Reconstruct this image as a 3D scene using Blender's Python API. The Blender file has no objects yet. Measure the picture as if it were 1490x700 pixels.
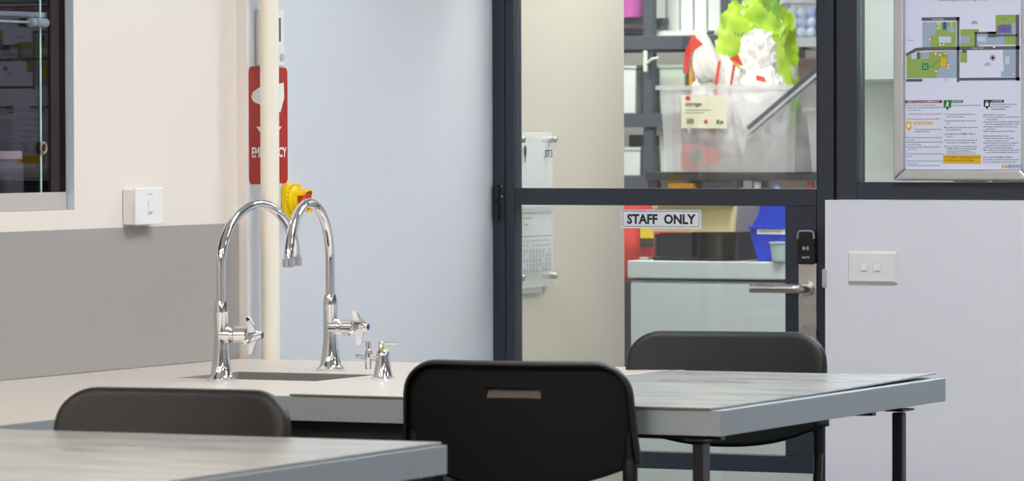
import bpy, bmesh, math, random
from math import pi, sin, cos, tan, atan, radians
from mathutils import Vector, Matrix, noise

random.seed(7)
scene = bpy.context.scene
COL = scene.collection

# ------------------------------------------------------------------ camera
FPX = 6500.0                       # focal length in pixels of the 1490 px wide frame
YAW = atan(3123 / FPX)
PITCH = atan(152 / FPX)
ROLL = -0.0029
cam_data = bpy.data.cameras.new('camera')
cam_data.sensor_width = 36.0
cam_data.lens = FPX * 36.0 / 1490.0
cam_data.clip_end = 200
cam_data.dof.use_dof = True
cam_data.dof.focus_distance = 9.6
cam_data.dof.aperture_fstop = 10.0
cam = bpy.data.objects.new('camera', cam_data)
COL.objects.link(cam)
cam.matrix_world = Matrix.Translation((0, 0, 1.37)) @ (
    Matrix.Rotation(YAW, 4, 'Z') @ Matrix.Rotation(pi / 2 - PITCH, 4, 'X') @ Matrix.Rotation(ROLL, 4, 'Z'))
scene.camera = cam

# ------------------------------------------------------------------ world, exposure
world = bpy.data.worlds.new('world')
scene.world = world
world.use_nodes = True
bg = world.node_tree.nodes['Background']
bg.inputs[0].default_value = (0.75, 0.85, 1.0, 1)
bg.inputs[1].default_value = 0.3
vs = scene.view_settings
vs.view_transform = 'Standard'
vs.look = 'None'
vs.exposure = 0.5
vs.gamma = 1.0
vs.use_curve_mapping = False

# ceiling lamps: (x, y, kind); the builder below makes each as a fixture with a glowing diffuser
LAMP_WARM = ((1.0, 0.84, 0.69), 18.0)
LAMP_COOL = ((0.86, 0.92, 1.0), 18.0)
LAMP_DIM = ((0.86, 0.92, 1.0), 6.0)
LAMP_STORE = ((1.0, 0.995, 0.97), 27.0)
LAMPS = [
    (-3.7, 4.3, 'warm'), (-3.0, 7.8, 'cool'), (-3.2, 2.2, 'warm'),
    (-0.9, 5.0, 'dim'), (-0.9, 7.9, 'dim'), (-3.0, 3.2, 'cool'), (-0.9, 2.2, 'warm'),  # the cool panel in this row is added to brighten the table fronts
    (1.6, 5.0, 'dim'), (1.6, 7.9, 'dim'), (1.6, 2.2, 'dim'),
]

# ------------------------------------------------------------------ colour and material helpers
def lin(c):
    return c / 12.92 if c <= 0.04045 else ((c + 0.055) / 1.055) ** 2.4

def rgb(r, g, b):
    return (lin(r / 255), lin(g / 255), lin(b / 255), 1.0)

MATS = {}

def mat(name, color, rough=0.5, metal=0.0, var=0.0, scale=8.0, bump=0.0, bscale=120.0, spec=0.5,
        alpha=1.0, rvar=0.0, stretch=None, coat=0.0):
    """Principled material; noise in object space varies the colour a little and gives a fine relief."""
    m = bpy.data.materials.new(name)
    m.use_nodes = True
    nt = m.node_tree
    p = nt.nodes['Principled BSDF']
    p.inputs['Base Color'].default_value = color
    p.inputs['Roughness'].default_value = rough
    p.inputs['Metallic'].default_value = metal
    p.inputs['Specular IOR Level'].default_value = spec
    p.inputs['Alpha'].default_value = alpha
    p.inputs['Coat Weight'].default_value = coat
    tc = nt.nodes.new('ShaderNodeTexCoord')
    vec = tc.outputs['Object']
    if stretch:
        mp = nt.nodes.new('ShaderNodeMapping')
        mp.inputs['Scale'].default_value = stretch
        nt.links.new(vec, mp.inputs['Vector'])
        vec = mp.outputs['Vector']
    if var > 0 or rvar > 0:
        n = nt.nodes.new('ShaderNodeTexNoise')
        n.inputs['Scale'].default_value = scale
        n.inputs['Detail'].default_value = 6
        n.inputs['Roughness'].default_value = 0.6
        nt.links.new(vec, n.inputs['Vector'])
        if var > 0:
            mx = nt.nodes.new('ShaderNodeMix')
            mx.data_type = 'RGBA'
            mx.inputs[6].default_value = tuple(max(0, c * (1 - var)) for c in color[:3]) + (1,)
            mx.inputs[7].default_value = tuple(min(1, c * (1 + var)) for c in color[:3]) + (1,)
            nt.links.new(n.outputs['Fac'], mx.inputs[0])
            nt.links.new(mx.outputs[2], p.inputs['Base Color'])
        if rvar > 0:
            mr = nt.nodes.new('ShaderNodeMapRange')
            mr.inputs[1].default_value = 0.3
            mr.inputs[2].default_value = 0.7
            mr.inputs[3].default_value = max(0.02, rough - rvar)
            mr.inputs[4].default_value = rough + rvar
            nt.links.new(n.outputs['Fac'], mr.inputs[0])
            nt.links.new(mr.outputs[0], p.inputs['Roughness'])
    if bump > 0:
        n2 = nt.nodes.new('ShaderNodeTexNoise')
        n2.inputs['Scale'].default_value = bscale
        n2.inputs['Detail'].default_value = 3
        nt.links.new(vec, n2.inputs['Vector'])
        b = nt.nodes.new('ShaderNodeBump')
        b.inputs['Strength'].default_value = bump
        b.inputs['Distance'].default_value = 0.002
        nt.links.new(n2.outputs['Fac'], b.inputs['Height'])
        nt.links.new(b.outputs['Normal'], p.inputs['Normal'])
    MATS[name] = m
    return m

def glass_mat(name, tint=(0.97, 0.985, 0.98, 1), ior=1.5, rough=0.0):
    m = bpy.data.materials.new(name)
    m.use_nodes = True
    nt = m.node_tree
    for n in list(nt.nodes):
        nt.nodes.remove(n)
    out = nt.nodes.new('ShaderNodeOutputMaterial')
    mix = nt.nodes.new('ShaderNodeMixShader')
    fr = nt.nodes.new('ShaderNodeFresnel')
    # same reflectance on both faces of the thin, unrefracted pane
    ge = nt.nodes.new('ShaderNodeNewGeometry')
    mr = nt.nodes.new('ShaderNodeMapRange')
    mr.inputs[3].default_value = ior
    mr.inputs[4].default_value = 1.0 / ior
    nt.links.new(ge.outputs['Backfacing'], mr.inputs[0])
    nt.links.new(mr.outputs[0], fr.inputs['IOR'])
    tr = nt.nodes.new('ShaderNodeBsdfTransparent')
    tr.inputs['Color'].default_value = tint
    gl = nt.nodes.new('ShaderNodeBsdfGlossy')
    gl.inputs['Roughness'].default_value = rough
    gl.inputs['Color'].default_value = (1, 1, 1, 1)
    nt.links.new(fr.outputs[0], mix.inputs[0])
    nt.links.new(tr.outputs[0], mix.inputs[1])
    nt.links.new(gl.outputs[0], mix.inputs[2])
    nt.links.new(mix.outputs[0], out.inputs[0])
    MATS[name] = m
    return m

def emit_mat(name, color, strength):
    m = bpy.data.materials.new(name)
    m.use_nodes = True
    p = m.node_tree.nodes['Principled BSDF']
    p.inputs['Base Color'].default_value = (0.8, 0.8, 0.8, 1)
    p.inputs['Emission Color'].default_value = (*color, 1)
    p.inputs['Emission Strength'].default_value = strength
    MATS[name] = m
    return m

mat('wall_warm', rgb(230, 220, 210), 0.6, var=0.015, scale=3, bump=0.15, bscale=400)
mat('wall_blue', rgb(215, 218, 225), 0.55, var=0.02, scale=3, bump=0.15, bscale=400)
mat('wall_cream', rgb(182, 174, 161), 0.5, var=0.02, scale=3, bump=0.1, bscale=400)
mat('wall_white', rgb(224, 224, 232), 0.55, var=0.015, scale=3, bump=0.12, bscale=400)
mat('ceiling_paint', rgb(235, 235, 232), 0.8)
mat('floor_vinyl', rgb(120, 118, 114), 0.35, var=0.08, scale=20)
mat('store_wall', rgb(205, 204, 196), 0.6, var=0.02, scale=3)
mat('splash', rgb(160, 156, 151), 0.35, var=0.05, scale=2.2, bump=0.05, bscale=300, rvar=0.06)
mat('worktop', rgb(212, 201, 190), 0.32, var=0.02, scale=4, rvar=0.02)
mat('worktop_edge', rgb(157, 168, 174), 0.4, var=0.02, scale=6)
mat('table_sheet', rgb(178, 179, 176), 0.2, var=0.03, scale=4, rvar=0.07, stretch=(1.0, 3.0, 1.0), bump=0.02, bscale=30)
mat('sheet_edge', rgb(120, 116, 106), 0.6)
mat('basin', rgb(150, 150, 146), 0.35)
mat('dark_panel', rgb(60, 54, 52), 0.6)
mat('black_steel', rgb(26, 29, 36), 0.35, var=0.1, scale=30)
mat('door_paint', rgb(40, 46, 57), 0.42, var=0.05, scale=12, bump=0.06, bscale=250)
mat('rubber_black', rgb(12, 12, 13), 0.6)
mat('chair_plastic', rgb(11, 13, 15), 0.36, var=0.1, scale=40, bump=0.5, bscale=700)
mat('chair_back_plastic', rgb(9, 11, 13), 0.55, spec=0.3, bump=0.4, bscale=600)
mat('slot_warm_light', rgb(92, 82, 76), 0.5)  # warm light on the slot ledge, painted in as a brownish colour
mat('chair_steel', rgb(20, 20, 21), 0.3)
mat('chrome', (0.82, 0.83, 0.85, 1), 0.06, 1.0, rvar=0.03, scale=12)
mat('brass_dull', rgb(150, 140, 120), 0.35, 1.0)
mat('satin_steel', (0.62, 0.60, 0.57, 1), 0.3, 1.0, var=0.08, scale=14, rvar=0.08)
mat('aluminium', (0.60, 0.62, 0.65, 1), 0.36, 0.9)
mat('aluminium_paint', rgb(204, 218, 234), 0.4)
mat('rail_paint', rgb(186, 180, 174), 0.45)
mat('pipe_paint', rgb(238, 231, 214), 0.4, var=0.03, scale=18)
mat('sign_red', rgb(178, 36, 28), 0.4, var=0.06, scale=14)
mat('print_white', rgb(238, 238, 238), 0.5)
mat('print_black', rgb(22, 22, 24), 0.5)
mat('white_plastic', rgb(232, 231, 228), 0.4)
mat('grey_plastic', rgb(178, 182, 184), 0.4)
mat('rod_teal', rgb(120, 134, 144), 0.35)
mat('lcd', rgb(98, 100, 92), 0.25)
mat('estop_yellow', rgb(250, 212, 0), 0.35)
mat('estop_red', rgb(205, 48, 18), 0.35)
mat('estop_print', rgb(100, 84, 0), 0.5)
mat('tap_blue', rgb(50, 60, 130), 0.3)
mat('gas_yellow', rgb(235, 190, 40), 0.4)
mat('plate_silver', rgb(236, 237, 241), 0.35, 0.0)
mat('reader_black', rgb(14, 14, 15), 0.25)
mat('reader_edge', rgb(140, 148, 160), 0.3)
mat('paper', rgb(218, 222, 240), 0.5)
mat('paper_white', rgb(230, 230, 226), 0.6)
mat('card_pale', rgb(196, 197, 196), 0.6)
mat('card_grey', rgb(165, 165, 160), 0.5)
mat('card_dark', rgb(48, 54, 44), 0.5)
mat('print_grey', rgb(84, 84, 92), 0.5)
mat('print_soft', rgb(96, 98, 110), 0.5)
mat('map_road', rgb(92, 92, 98), 0.6)
mat('map_green', rgb(146, 172, 84), 0.6)
mat('map_blue', rgb(158, 174, 196), 0.6)
mat('map_pale', rgb(196, 206, 218), 0.6)
mat('map_purple', rgb(112, 94, 172), 0.6)
mat('map_deepblue', rgb(42, 84, 168), 0.6)
mat('map_gold', rgb(226, 176, 24), 0.6)
mat('map_dkgreen', rgb(38, 120, 62), 0.6)
mat('map_maroon', rgb(120, 40, 48), 0.6)
mat('map_lightgreen', rgb(186, 204, 140), 0.6)
mat('map_red', rgb(200, 60, 60), 0.6)
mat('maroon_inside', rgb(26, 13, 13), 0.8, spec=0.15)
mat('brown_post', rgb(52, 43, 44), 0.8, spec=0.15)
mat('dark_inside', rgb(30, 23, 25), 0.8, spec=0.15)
mat('glass_edge', rgb(176, 206, 204), 0.2)
mat('specimen', rgb(120, 118, 80), 0.5, var=0.2, scale=30)
mat('cabinet_grey', rgb(198, 210, 212), 0.4, var=0.015, scale=4)
mat('cabinet_gap', rgb(70, 78, 78), 0.6)
mat('tray_black', rgb(18, 18, 20), 0.22)
mat('tray_grey', rgb(62, 56, 66), 0.4)
mat('card_beige', rgb(228, 214, 158), 0.6, var=0.03, scale=10)
mat('card_shade', rgb(190, 180, 158), 0.6)
mat('bin_blue', rgb(24, 62, 200), 0.35)
mat('red_plastic', rgb(226, 58, 42), 0.5, var=0.04, scale=8)
mat('tag_yellow', rgb(244, 220, 40), 0.5)
mat('tag_dark', rgb(60, 60, 40), 0.5)
mat('tub_clear', rgb(226, 226, 230), 0.25, alpha=0.42)
mat('cup_clear', rgb(205, 228, 222), 0.25, alpha=0.8)
mat('clear_thin', rgb(210, 216, 226), 0.15, alpha=0.3)
mat('acrylic', rgb(226, 230, 230), 0.08, alpha=0.28)
mat('rack_grey', rgb(74, 78, 88), 0.4, var=0.04, scale=10)
mat('rack_dark', rgb(40, 40, 44), 0.5)
mat('rack_pale', rgb(176, 180, 184), 0.4)
mat('box_white', rgb(226, 234, 228), 0.5)
mat('box_green', rgb(196, 214, 196), 0.5)
mat('binder_white', rgb(232, 238, 234), 0.45)
mat('binder_grey', rgb(176, 188, 186), 0.5)
mat('timber', rgb(222, 164, 78), 0.5, var=0.1, scale=20, stretch=(8, 8, 1))
mat('pink_plastic', rgb(200, 96, 180), 0.4, var=0.15, scale=14)
mat('label_cream', rgb(232, 232, 206), 0.55)
mat('label_text', rgb(96, 96, 84), 0.5)
mat('bag_white', rgb(232, 230, 228), 0.38, var=0.04, scale=10, bump=0.6, bscale=50)
mat('bag_red', rgb(214, 62, 48), 0.38, var=0.06, scale=12)
mat('ball_blue', rgb(200, 214, 236), 0.4)
mat('ball_mid', rgb(140, 176, 226), 0.4)
mat('leaf', rgb(58, 104, 40), 0.5, var=0.2, scale=20)
mat('brown_box', rgb(122, 108, 104), 0.6, var=0.05, scale=6)
mat('orange_box', rgb(240, 170, 60), 0.5)
mat('can_dark', rgb(40, 40, 46), 0.35)
mat('hook_cream', rgb(222, 226, 208), 0.4)
glass_mat('glass')
glass_mat('glass_case', (0.90, 0.88, 0.90, 1), 1.28)
emit_mat('lamp_warm', *LAMP_WARM)
emit_mat('lamp_cool', *LAMP_COOL)
emit_mat('lamp_dim', *LAMP_DIM)
emit_mat('lamp_store', *LAMP_STORE)

def bag_green_mat():
    m = mat('bag_green', rgb(130, 190, 20), 0.3)
    nt = m.node_tree
    p = nt.nodes['Principled BSDF']
    tc = nt.nodes.new('ShaderNodeTexCoord')
    n = nt.nodes.new('ShaderNodeTexNoise')
    n.inputs['Scale'].default_value = 9
    n.inputs['Detail'].default_value = 2
    cr = nt.nodes.new('ShaderNodeValToRGB')
    e = cr.color_ramp.elements
    e[0].position = 0.30; e[0].color = rgb(96, 150, 12)
    e[1].position = 0.50; e[1].color = rgb(176, 216, 40)
    a = e.new(0.60); a.color = rgb(190, 222, 70)
    b = e.new(0.66); b.color = rgb(228, 232, 220)
    nt.links.new(tc.outputs['Object'], n.inputs['Vector'])
    nt.links.new(n.outputs['Fac'], cr.inputs[0])
    nt.links.new(cr.outputs[0], p.inputs['Base Color'])
bag_green_mat()

# ------------------------------------------------------------------ mesh helpers
class MB:
    """collects vertices and faces in world (or thing) coordinates"""
    def __init__(self):
        self.v = []; self.f = []; self.smooth = False

    def add(self, vs_, fs_):
        o = len(self.v)
        self.v += [tuple(p) for p in vs_]
        self.f += [tuple(i + o for i in f) for f in fs_]
        return self

    def box(self, x0, x1, y0, y1, z0, z1):
        vs_ = [(x0, y0, z0), (x1, y0, z0), (x1, y1, z0), (x0, y1, z0),
               (x0, y0, z1), (x1, y0, z1), (x1, y1, z1), (x0, y1, z1)]
        return self.add(vs_, [(3, 2, 1, 0), (4, 5, 6, 7), (0, 1, 5, 4), (1, 2, 6, 5), (2, 3, 7, 6), (3, 0, 4, 7)])

    def prism(self, pts, d):
        """extrude the closed polygon pts (3d) by vector d"""
        n = len(pts)
        d = Vector(d)
        a = [Vector(p) for p in pts]
        b = [p + d for p in a]
        fs_ = [tuple(range(n))[::-1], tuple(range(n, 2 * n))]
        for i in range(n):
            j = (i + 1) % n
            fs_.append((i, j, n + j, n + i))
        return self.add(a + b, fs_)

    def poly(self, pts):
        return self.add(pts, [tuple(range(len(pts)))])

    def lathe(self, prof, c, axis=(0, 0, 1), n=24, cap=True):
        """prof: list of (radius, height along axis)"""
        ax = Vector(axis).normalized()
        u = ax.orthogonal().normalized(); w = ax.cross(u)
        c = Vector(c)
        vs_ = []; fs_ = []
        for r, h in prof:
            for k in range(n):
                a = 2 * pi * k / n
                vs_.append(c + ax * h + (u * cos(a) + w * sin(a)) * r)
        for i in range(len(prof) - 1):
            for k in range(n):
                l = (k + 1) % n
                fs_.append((i * n + k, i * n + l, (i + 1) * n + l, (i + 1) * n + k))
        if cap:
            fs_.append(tuple(range(n))[::-1])
            m = (len(prof) - 1) * n
            fs_.append(tuple(range(m, m + n)))
        self.smooth = True
        return self.add(vs_, fs_)

    def tube(self, path, r, n=16, r1=None):
        path = [Vector(p) for p in path]
        t0 = (path[1] - path[0]).normalized()
        u = t0.orthogonal().normalized()
        vs_ = []; fs_ = []
        L = len(path)
        for i, p in enumerate(path):
            t = (path[min(i + 1, L - 1)] - path[max(i - 1, 0)]).normalized()
            u = (u - t * u.dot(t)).normalized()
            w = t.cross(u)
            rr = r if r1 is None else r + (r1 - r) * i / (L - 1)
            for k in range(n):
                a = 2 * pi * k / n
                vs_.append(p + (u * cos(a) + w * sin(a)) * rr)
        for i in range(L - 1):
            for k in range(n):
                l = (k + 1) % n
                fs_.append((i * n + k, i * n + l, (i + 1) * n + l, (i + 1) * n + k))
        fs_.append(tuple(range(n))[::-1])
        fs_.append(tuple(range((L - 1) * n, L * n)))
        self.smooth = True
        return self.add(vs_, fs_)

    def text(self, body, size, o, ux, uy, align='LEFT', width=None, res=2, off=0.0):
        cu = bpy.data.curves.new('t', 'FONT')
        cu.body = body; cu.size = size; cu.align_x = align; cu.resolution_u = res
        cu.offset = off
        ob = bpy.data.objects.new('t', cu)
        me = bpy.data.meshes.new_from_object(ob)
        o = Vector(o); ux = Vector(ux); uy = Vector(uy)
        s = 1.0
        if width and len(me.vertices):
            xs = [v.co.x for v in me.vertices]
            s = width / (max(xs) - min(xs))
        base = len(self.v)
        self.v += [tuple(o + ux * (v.co.x * s) + uy * v.co.y) for v in me.vertices]
        self.f += [tuple(i + base for i in p.vertices) for p in me.polygons]
        bpy.data.objects.remove(ob); bpy.data.curves.remove(cu); bpy.data.meshes.remove(me)
        return self

def obj(name, mb, material, parent=None, bevel=0.0, seg=2, smooth=None):
    """one mesh object; with a parent its vertices are given in the parent thing's world frame"""
    off = Vector((0, 0, 0))
    if parent is not None:
        off = Vector(parent.get('_o', (0, 0, 0)))
    me = bpy.data.meshes.new(name)
    me.from_pydata([tuple(Vector(p) - off) for p in mb.v], [], mb.f)
    me.validate()
    b = bmesh.new(); b.from_mesh(me)
    bmesh.ops.recalc_face_normals(b, faces=b.faces)
    b.to_mesh(me); b.free()
    me.materials.append(MATS[material])
    o = bpy.data.objects.new(name, me)
    COL.objects.link(o)
    if parent is not None:
        o.parent = parent
        PENDING[o.name] = tuple(off)
        o['_o'] = tuple(off)
    sm = mb.smooth if smooth is None else smooth
    if sm:
        me.polygons.foreach_set('use_smooth', [True] * len(me.polygons))
        me.set_sharp_from_angle(angle=radians(38))
    if bevel > 0:
        md = o.modifiers.new('bevel', 'BEVEL')
        md.width = bevel; md.segments = seg; md.limit_method = 'ANGLE'; md.angle_limit = radians(40)
    return o

PENDING = {}

def tag(o, label, category, group=None, kind=None):
    o['label'] = label
    o['category'] = category
    if group: o['group'] = group
    if kind: o['kind'] = kind
    return o

def thing(name, label, category, loc, group=None, kind=None):
    """Empty at the thing's base; parts are then given in world coordinates"""
    o = bpy.data.objects.new(name, None)
    o.empty_display_size = 0.1
    COL.objects.link(o)
    o.location = loc
    o['_o'] = tuple(loc)
    tag(o, label, category, group, kind)
    return o

def struct(name, mb, material, label, category, bevel=0.0):
    o = obj(name, mb, material, bevel=bevel)
    return tag(o, label, category, kind='structure')

def rrect(w, h, r, n=6):
    """rounded rectangle outline, centred, counter-clockwise (2d)"""
    pts = []
    for cx, cy, a0 in ((w / 2 - r, h / 2 - r, 0), (-w / 2 + r, h / 2 - r, 90), (-w / 2 + r, -h / 2 + r, 180), (w / 2 - r, -h / 2 + r, 270)):
        for k in range(n + 1):
            a = radians(a0 + 90 * k / n)
            pts.append((cx + r * cos(a), cy + r * sin(a)))
    return pts

# ================================================================== key planes of the room
XA = -4.727        # left wall face
XB = -4.703        # face of the boxed-out part of the left wall
YC = 8.467         # where the boxing starts
YD = 9.683         # face of the glazed partition with the door
TOP = 0.89         # bench and table height
CEIL = 2.8
XR = 3.6; YF = -1.6

# ================================================================== structure
struct('floor', MB().box(-7.2, XR, YF, 13.6, -0.05, 0), 'floor_vinyl', 'grey vinyl floor under the benches and tables', 'floor')
struct('ceiling', MB().box(-7.2, XR, YF, 13.6, CEIL, CEIL + 0.06), 'ceiling_paint', 'white ceiling over the classroom and storeroom', 'ceiling')
WY0, WY1, WZ0, WZ1 = 5.9, 7.789, 1.223, 2.05
wl = MB()
wl.box(XA - 0.4, XA, YF, WY0, 0, CEIL)
wl.box(XA - 0.4, XA, WY1, 9.60, 0, CEIL)
wl.box(XA - 0.4, XA, WY0, WY1, 0, WZ0)
wl.box(XA - 0.4, XA, WY0, WY1, WZ1, CEIL)
struct('wall_left', wl, 'wall_warm', 'warm white plaster wall around the display window', 'wall')
struct('wall_left_far', MB().box(XA + 0.0005, XB, YC, YD + 0.005, 0, CEIL), 'wall_blue', 'pale blue-grey boxed-out wall between the cream pipe and the glass door', 'wall')
struct('wall_right', MB().box(XR, XR + 0.1, YF, 13.6, 0, CEIL), 'wall_white', 'white side wall of the classroom opposite the benches', 'wall')
struct('wall_front', MB().box(-7.2, XR, YF - 0.1, YF, 0, CEIL), 'wall_white', 'white classroom wall behind the camera', 'wall')
struct('wall_back', MB().box(-3.832, XR, YD - 0.03, YD + 0.07, 0, 1.2195), 'wall_white', 'low white wall under the glazing, with a double light switch', 'wall')
struct('wall_storeroom_left', MB().box(-7.2, XB, YD + 0.06, 10.454, 0, CEIL), 'wall_cream', 'cream storeroom wall seen through the glass door', 'wall')
struct('wall_storeroom_back', MB().box(-7.2, XR, 13.5, 13.6, 0, CEIL), 'store_wall', 'pale rear wall behind the storeroom racks', 'wall')
struct('wall_storeroom_side', MB().box(-7.3, -7.2, YF, 13.6, 0, CEIL), 'store_wall', 'pale far side wall of the storeroom', 'wall')

struct('trim_3', MB().box(XA + 0.0005, XB - 0.0003, YC - 0.0012, YC - 0.0002, 0, CEIL), 'wall_warm', 'narrow warm white return where the wall steps out beside the splashback', 'wall return')

# ------------------------------------------------------------------ door
d = thing('door_1', 'dark grey framed glass door with a staff only sign', 'door', (-4.26, YD, 0), kind='structure')
Y0, Y1 = YD, YD + 0.045
DZ = 2.1
def dpart(name, x0, x1, z0, z1, y0=Y0, y1=Y1, m='door_paint', bevel=0.0015, parent=None):
    return obj(name, MB().box(x0, x1, y0, y1, z0, z1), m, parent or d, bevel=bevel)
dpart('stile', -4.6695, -4.6465, 0.02, DZ)
dpart('stile', -3.8645, -3.8455, 0.02, DZ)
lock_rail = dpart('lock_panel', -3.9445, -3.866, 0.62, 1.204)
dpart('glazing_bead', -3.8645 - 0.0005, -3.8620, 1.246, DZ - 0.05, Y0 - 0.002, Y0)
dpart('rail', -4.6460, -3.866, 1.2045, 1.2450)
dpart('rail', -4.6460, -3.866, 0.580, 0.6195)
dpart('rail', -4.6460, -3.866, 0.02, 0.12)
dpart('rail', -4.6460, -3.866, DZ - 0.05, DZ)
g1 = obj('pane', MB().box(-4.6460, -3.866, YD + 0.018, YD + 0.024, 1.2455, DZ - 0.051), 'glass', d); g1['label'] = 'upper glass pane of the door'
g2 = obj('pane', MB().box(-4.6460, -3.945, YD + 0.018, YD + 0.024, 0.62, 1.204), 'glass', d); g2['label'] = 'lower glass pane behind the sign'
g3 = obj('pane', MB().box(-4.6460, -3.866, YD + 0.018, YD + 0.024, 0.1205, 0.5795), 'glass', d); g3['label'] = 'bottom glass pane of the door'
# hinge on the left stile
hg = obj('hinge', MB().lathe([(0.002, 0), (0.0075, 0.004), (0.0075, 0.040)], (-4.688, YD - 0.012, 1.213), n=14), 'rubber_black', d)
obj('knuckle', MB().lathe([(0.0075, 0), (0.0075, 0.040), (0.002, 0.044)], (-4.688, YD - 0.012, 1.168), n=14), 'rubber_black', hg)
obj('hinge_leaf', MB().box(-4.688, -4.672, YD - 0.006, YD - 0.001, 1.170, 1.254), 'door_paint', hg, bevel=0.001)
obj('screw', MB().lathe([(0.0022, 0), (0.0022, 0.001)], (-4.676, YD - 0.006, 1.250), axis=(0, -1, 0), n=8), 'aluminium', hg)
obj('screw', MB().lathe([(0.0022, 0), (0.0022, 0.001)], (-4.676, YD - 0.006, 1.225), axis=(0, -1, 0), n=8), 'aluminium', hg)
# lock: steel plate, reader and lever handle
pl = obj('lock_plate', MB().box(-3.907, -3.862, YD - 0.010, YD - 0.001, 0.80, 1.071), 'satin_steel', d, bevel=0.0015)
pl['label'] = 'brushed steel lock plate'
pts = [(x, z) for x, z in rrect(0.045, 0.078, 0.008, 5)]
rd = MB().prism([(-3.8845 + x, YD - 0.020, 1.1085 + z) for x, z in pts], (0, 0.019, 0))
rdo = obj('card_reader', rd, 'reader_black', pl, bevel=0.002); rdo['label'] = 'black card reader with wave symbol'
arc = []
for k in range(9):
    a = pi - pi * k / 8
    arc.append((-3.8845 + 0.0205 * (1 if cos(a) > 0 else -1) * abs(cos(a)) ** 0.45, YD - 0.0195, 1.129 + 0.0185 * abs(sin(a)) ** 0.45))
obj('reader_trim', MB().tube(arc, 0.0024, 8), 'reader_edge', pl)
sy = MB()
for s in (-1, 1):
    for r in (0.004, 0.0065):
        p0 = []; p1 = []
        for k in range(7):
            a = radians(-45 + 90 * k / 6)
            p0.append((-3.8845 + s * r * cos(a), YD - 0.0206, 1.107 + r * sin(a)))
            p1.append((-3.8845 + s * (r + 0.0009) * cos(a), YD - 0.0206, 1.107 + (r + 0.0009) * sin(a)))
        sy.poly(p0 + p1[::-1])
sy.lathe([(0.0014, 0), (0.0014, 0.0002)], (-3.8845, YD - 0.0206, 1.107), axis=(0, -1, 0), n=8)
sy.text('SALTO', 0.0062, (-3.8845, YD - 0.0206, 1.0835), (1, 0, 0), (0, 0, 1), 'CENTER')
obj('printed_symbol', sy, 'print_white', pl, smooth=False)
hz = 1.014
hp = [(-3.885, YD - 0.010, hz), (-3.885, YD - 0.045, hz)]
for k in range(1, 7):
    a = radians(90 * k / 6)
    hp.append((-3.885 - 0.018 * (1 - cos(a)), YD - 0.045 - 0.018 * sin(a), hz))
hp += [(-3.95, YD - 0.063, hz), (-4.003, YD - 0.063, hz), (-4.006, YD - 0.063, hz)]
hd = obj('lever_handle', MB().tube(hp, 0.0108, 18), 'satin_steel', d); hd['label'] = 'round steel lever handle'
obj('rose', MB().lathe([(0.0175, 0), (0.0175, 0.007), (0.015, 0.009)], (-3.885, YD - 0.0095, hz), axis=(0, -1, 0)), 'satin_steel', hd)
# sign fixed to the glass
sg = tag(obj('staff_only_sign', MB().box(-4.3705, -4.1645, YD + 0.0145, YD + 0.0178, 1.150, 1.195), 'plate_silver', bevel=0.0006),
         'silver sign reading STAFF ONLY stuck on the glass door', 'sign')
br = MB()
o_ = [(-4.2675 + x, YD + 0.0142, 1.1725 + z) for x, z in rrect(0.198, 0.037, 0.004, 4)]
i_ = [(-4.2675 + x, YD + 0.0142, 1.1725 + z) for x, z in rrect(0.1958, 0.0348, 0.0032, 4)]
n_ = len(o_)
br.add(o_ + i_, [(k, (k + 1) % n_, n_ + (k + 1) % n_, n_ + k) for k in range(n_)])
obj('border_line', br, 'print_black', sg)
obj('lettering', MB().text('STAFF  ONLY', 0.031, (-4.2675, YD + 0.0140, 1.1615), (1, 0, 0), (0, 0, 1), 'CENTER', width=0.178, off=0.0012), 'print_black', sg)

# door frame and glazing frame
tf = MB()
tf.box(-4.7025, -4.6705, YD - 0.002, YD + 0.05, 0, DZ + 0.05)
tf.box(-3.8450, -3.822, YD - 0.002, YD + 0.05, 0, DZ + 0.05)
tf.box(-4.6705, -3.8450, YD - 0.002, YD + 0.05, DZ + 0.004, DZ + 0.05)
struct('trim_1', tf, 'door_paint', 'dark grey door frame around the glass door', 'door frame', bevel=0.001)
struct('trim_2', MB().box(-3.8215, -3.8135, YD + 0.012, YD + 0.05, 1.22, CEIL), 'rubber_black', 'black seal between the door frame and the glazing frame', 'seal')
w2 = thing('window_2', 'dark framed fixed glazing above the low white wall', 'window', (-2.2, YD, 1.22), kind='structure')
def w2part(name, x0, x1, z0, z1, m='door_paint', y0=YD - 0.004, y1=YD + 0.05):
    return obj(name, MB().box(x0, x1, y0, y1, z0, z1), m, w2, bevel=0.001)
w2part('frame_post', -3.8130, -3.7635, 1.2205, CEIL - 0.001)
w2part('frame_post', -2.30, -2.25, 1.2205, CEIL - 0.001)
w2part('frame_post', -0.80, -0.75, 1.2205, CEIL - 0.001)
w2part('frame_rail', -3.7630, XR - 0.002, 1.2205, 1.2610)
for x0, x1 in ((-3.7625, -2.3005), (-2.2495, -0.8005), (-0.7495, XR - 0.003)):
    obj('pane', MB().box(x0, x1, YD + 0.018, YD + 0.024, 1.2615, CEIL - 0.002), 'glass', w2)
struct('wall_back_over_door', MB().box(-4.7025, -3.8135, YD, YD + 0.055, DZ + 0.051, CEIL), 'wall_white', 'white wall panel above the glass door', 'wall')
# small plaster keeper on the wall edge
tag(obj('door_keeper', MB().prism([(-3.8325 + x, YD - 0.0365, 1.038 + z) for x, z in rrect(0.010, 0.044, 0.0045, 4)], (0, 0.0065, 0)), 'aluminium', bevel=0.001),
    'small metal keeper on the white wall edge beside the door', 'door keeper')

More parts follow.
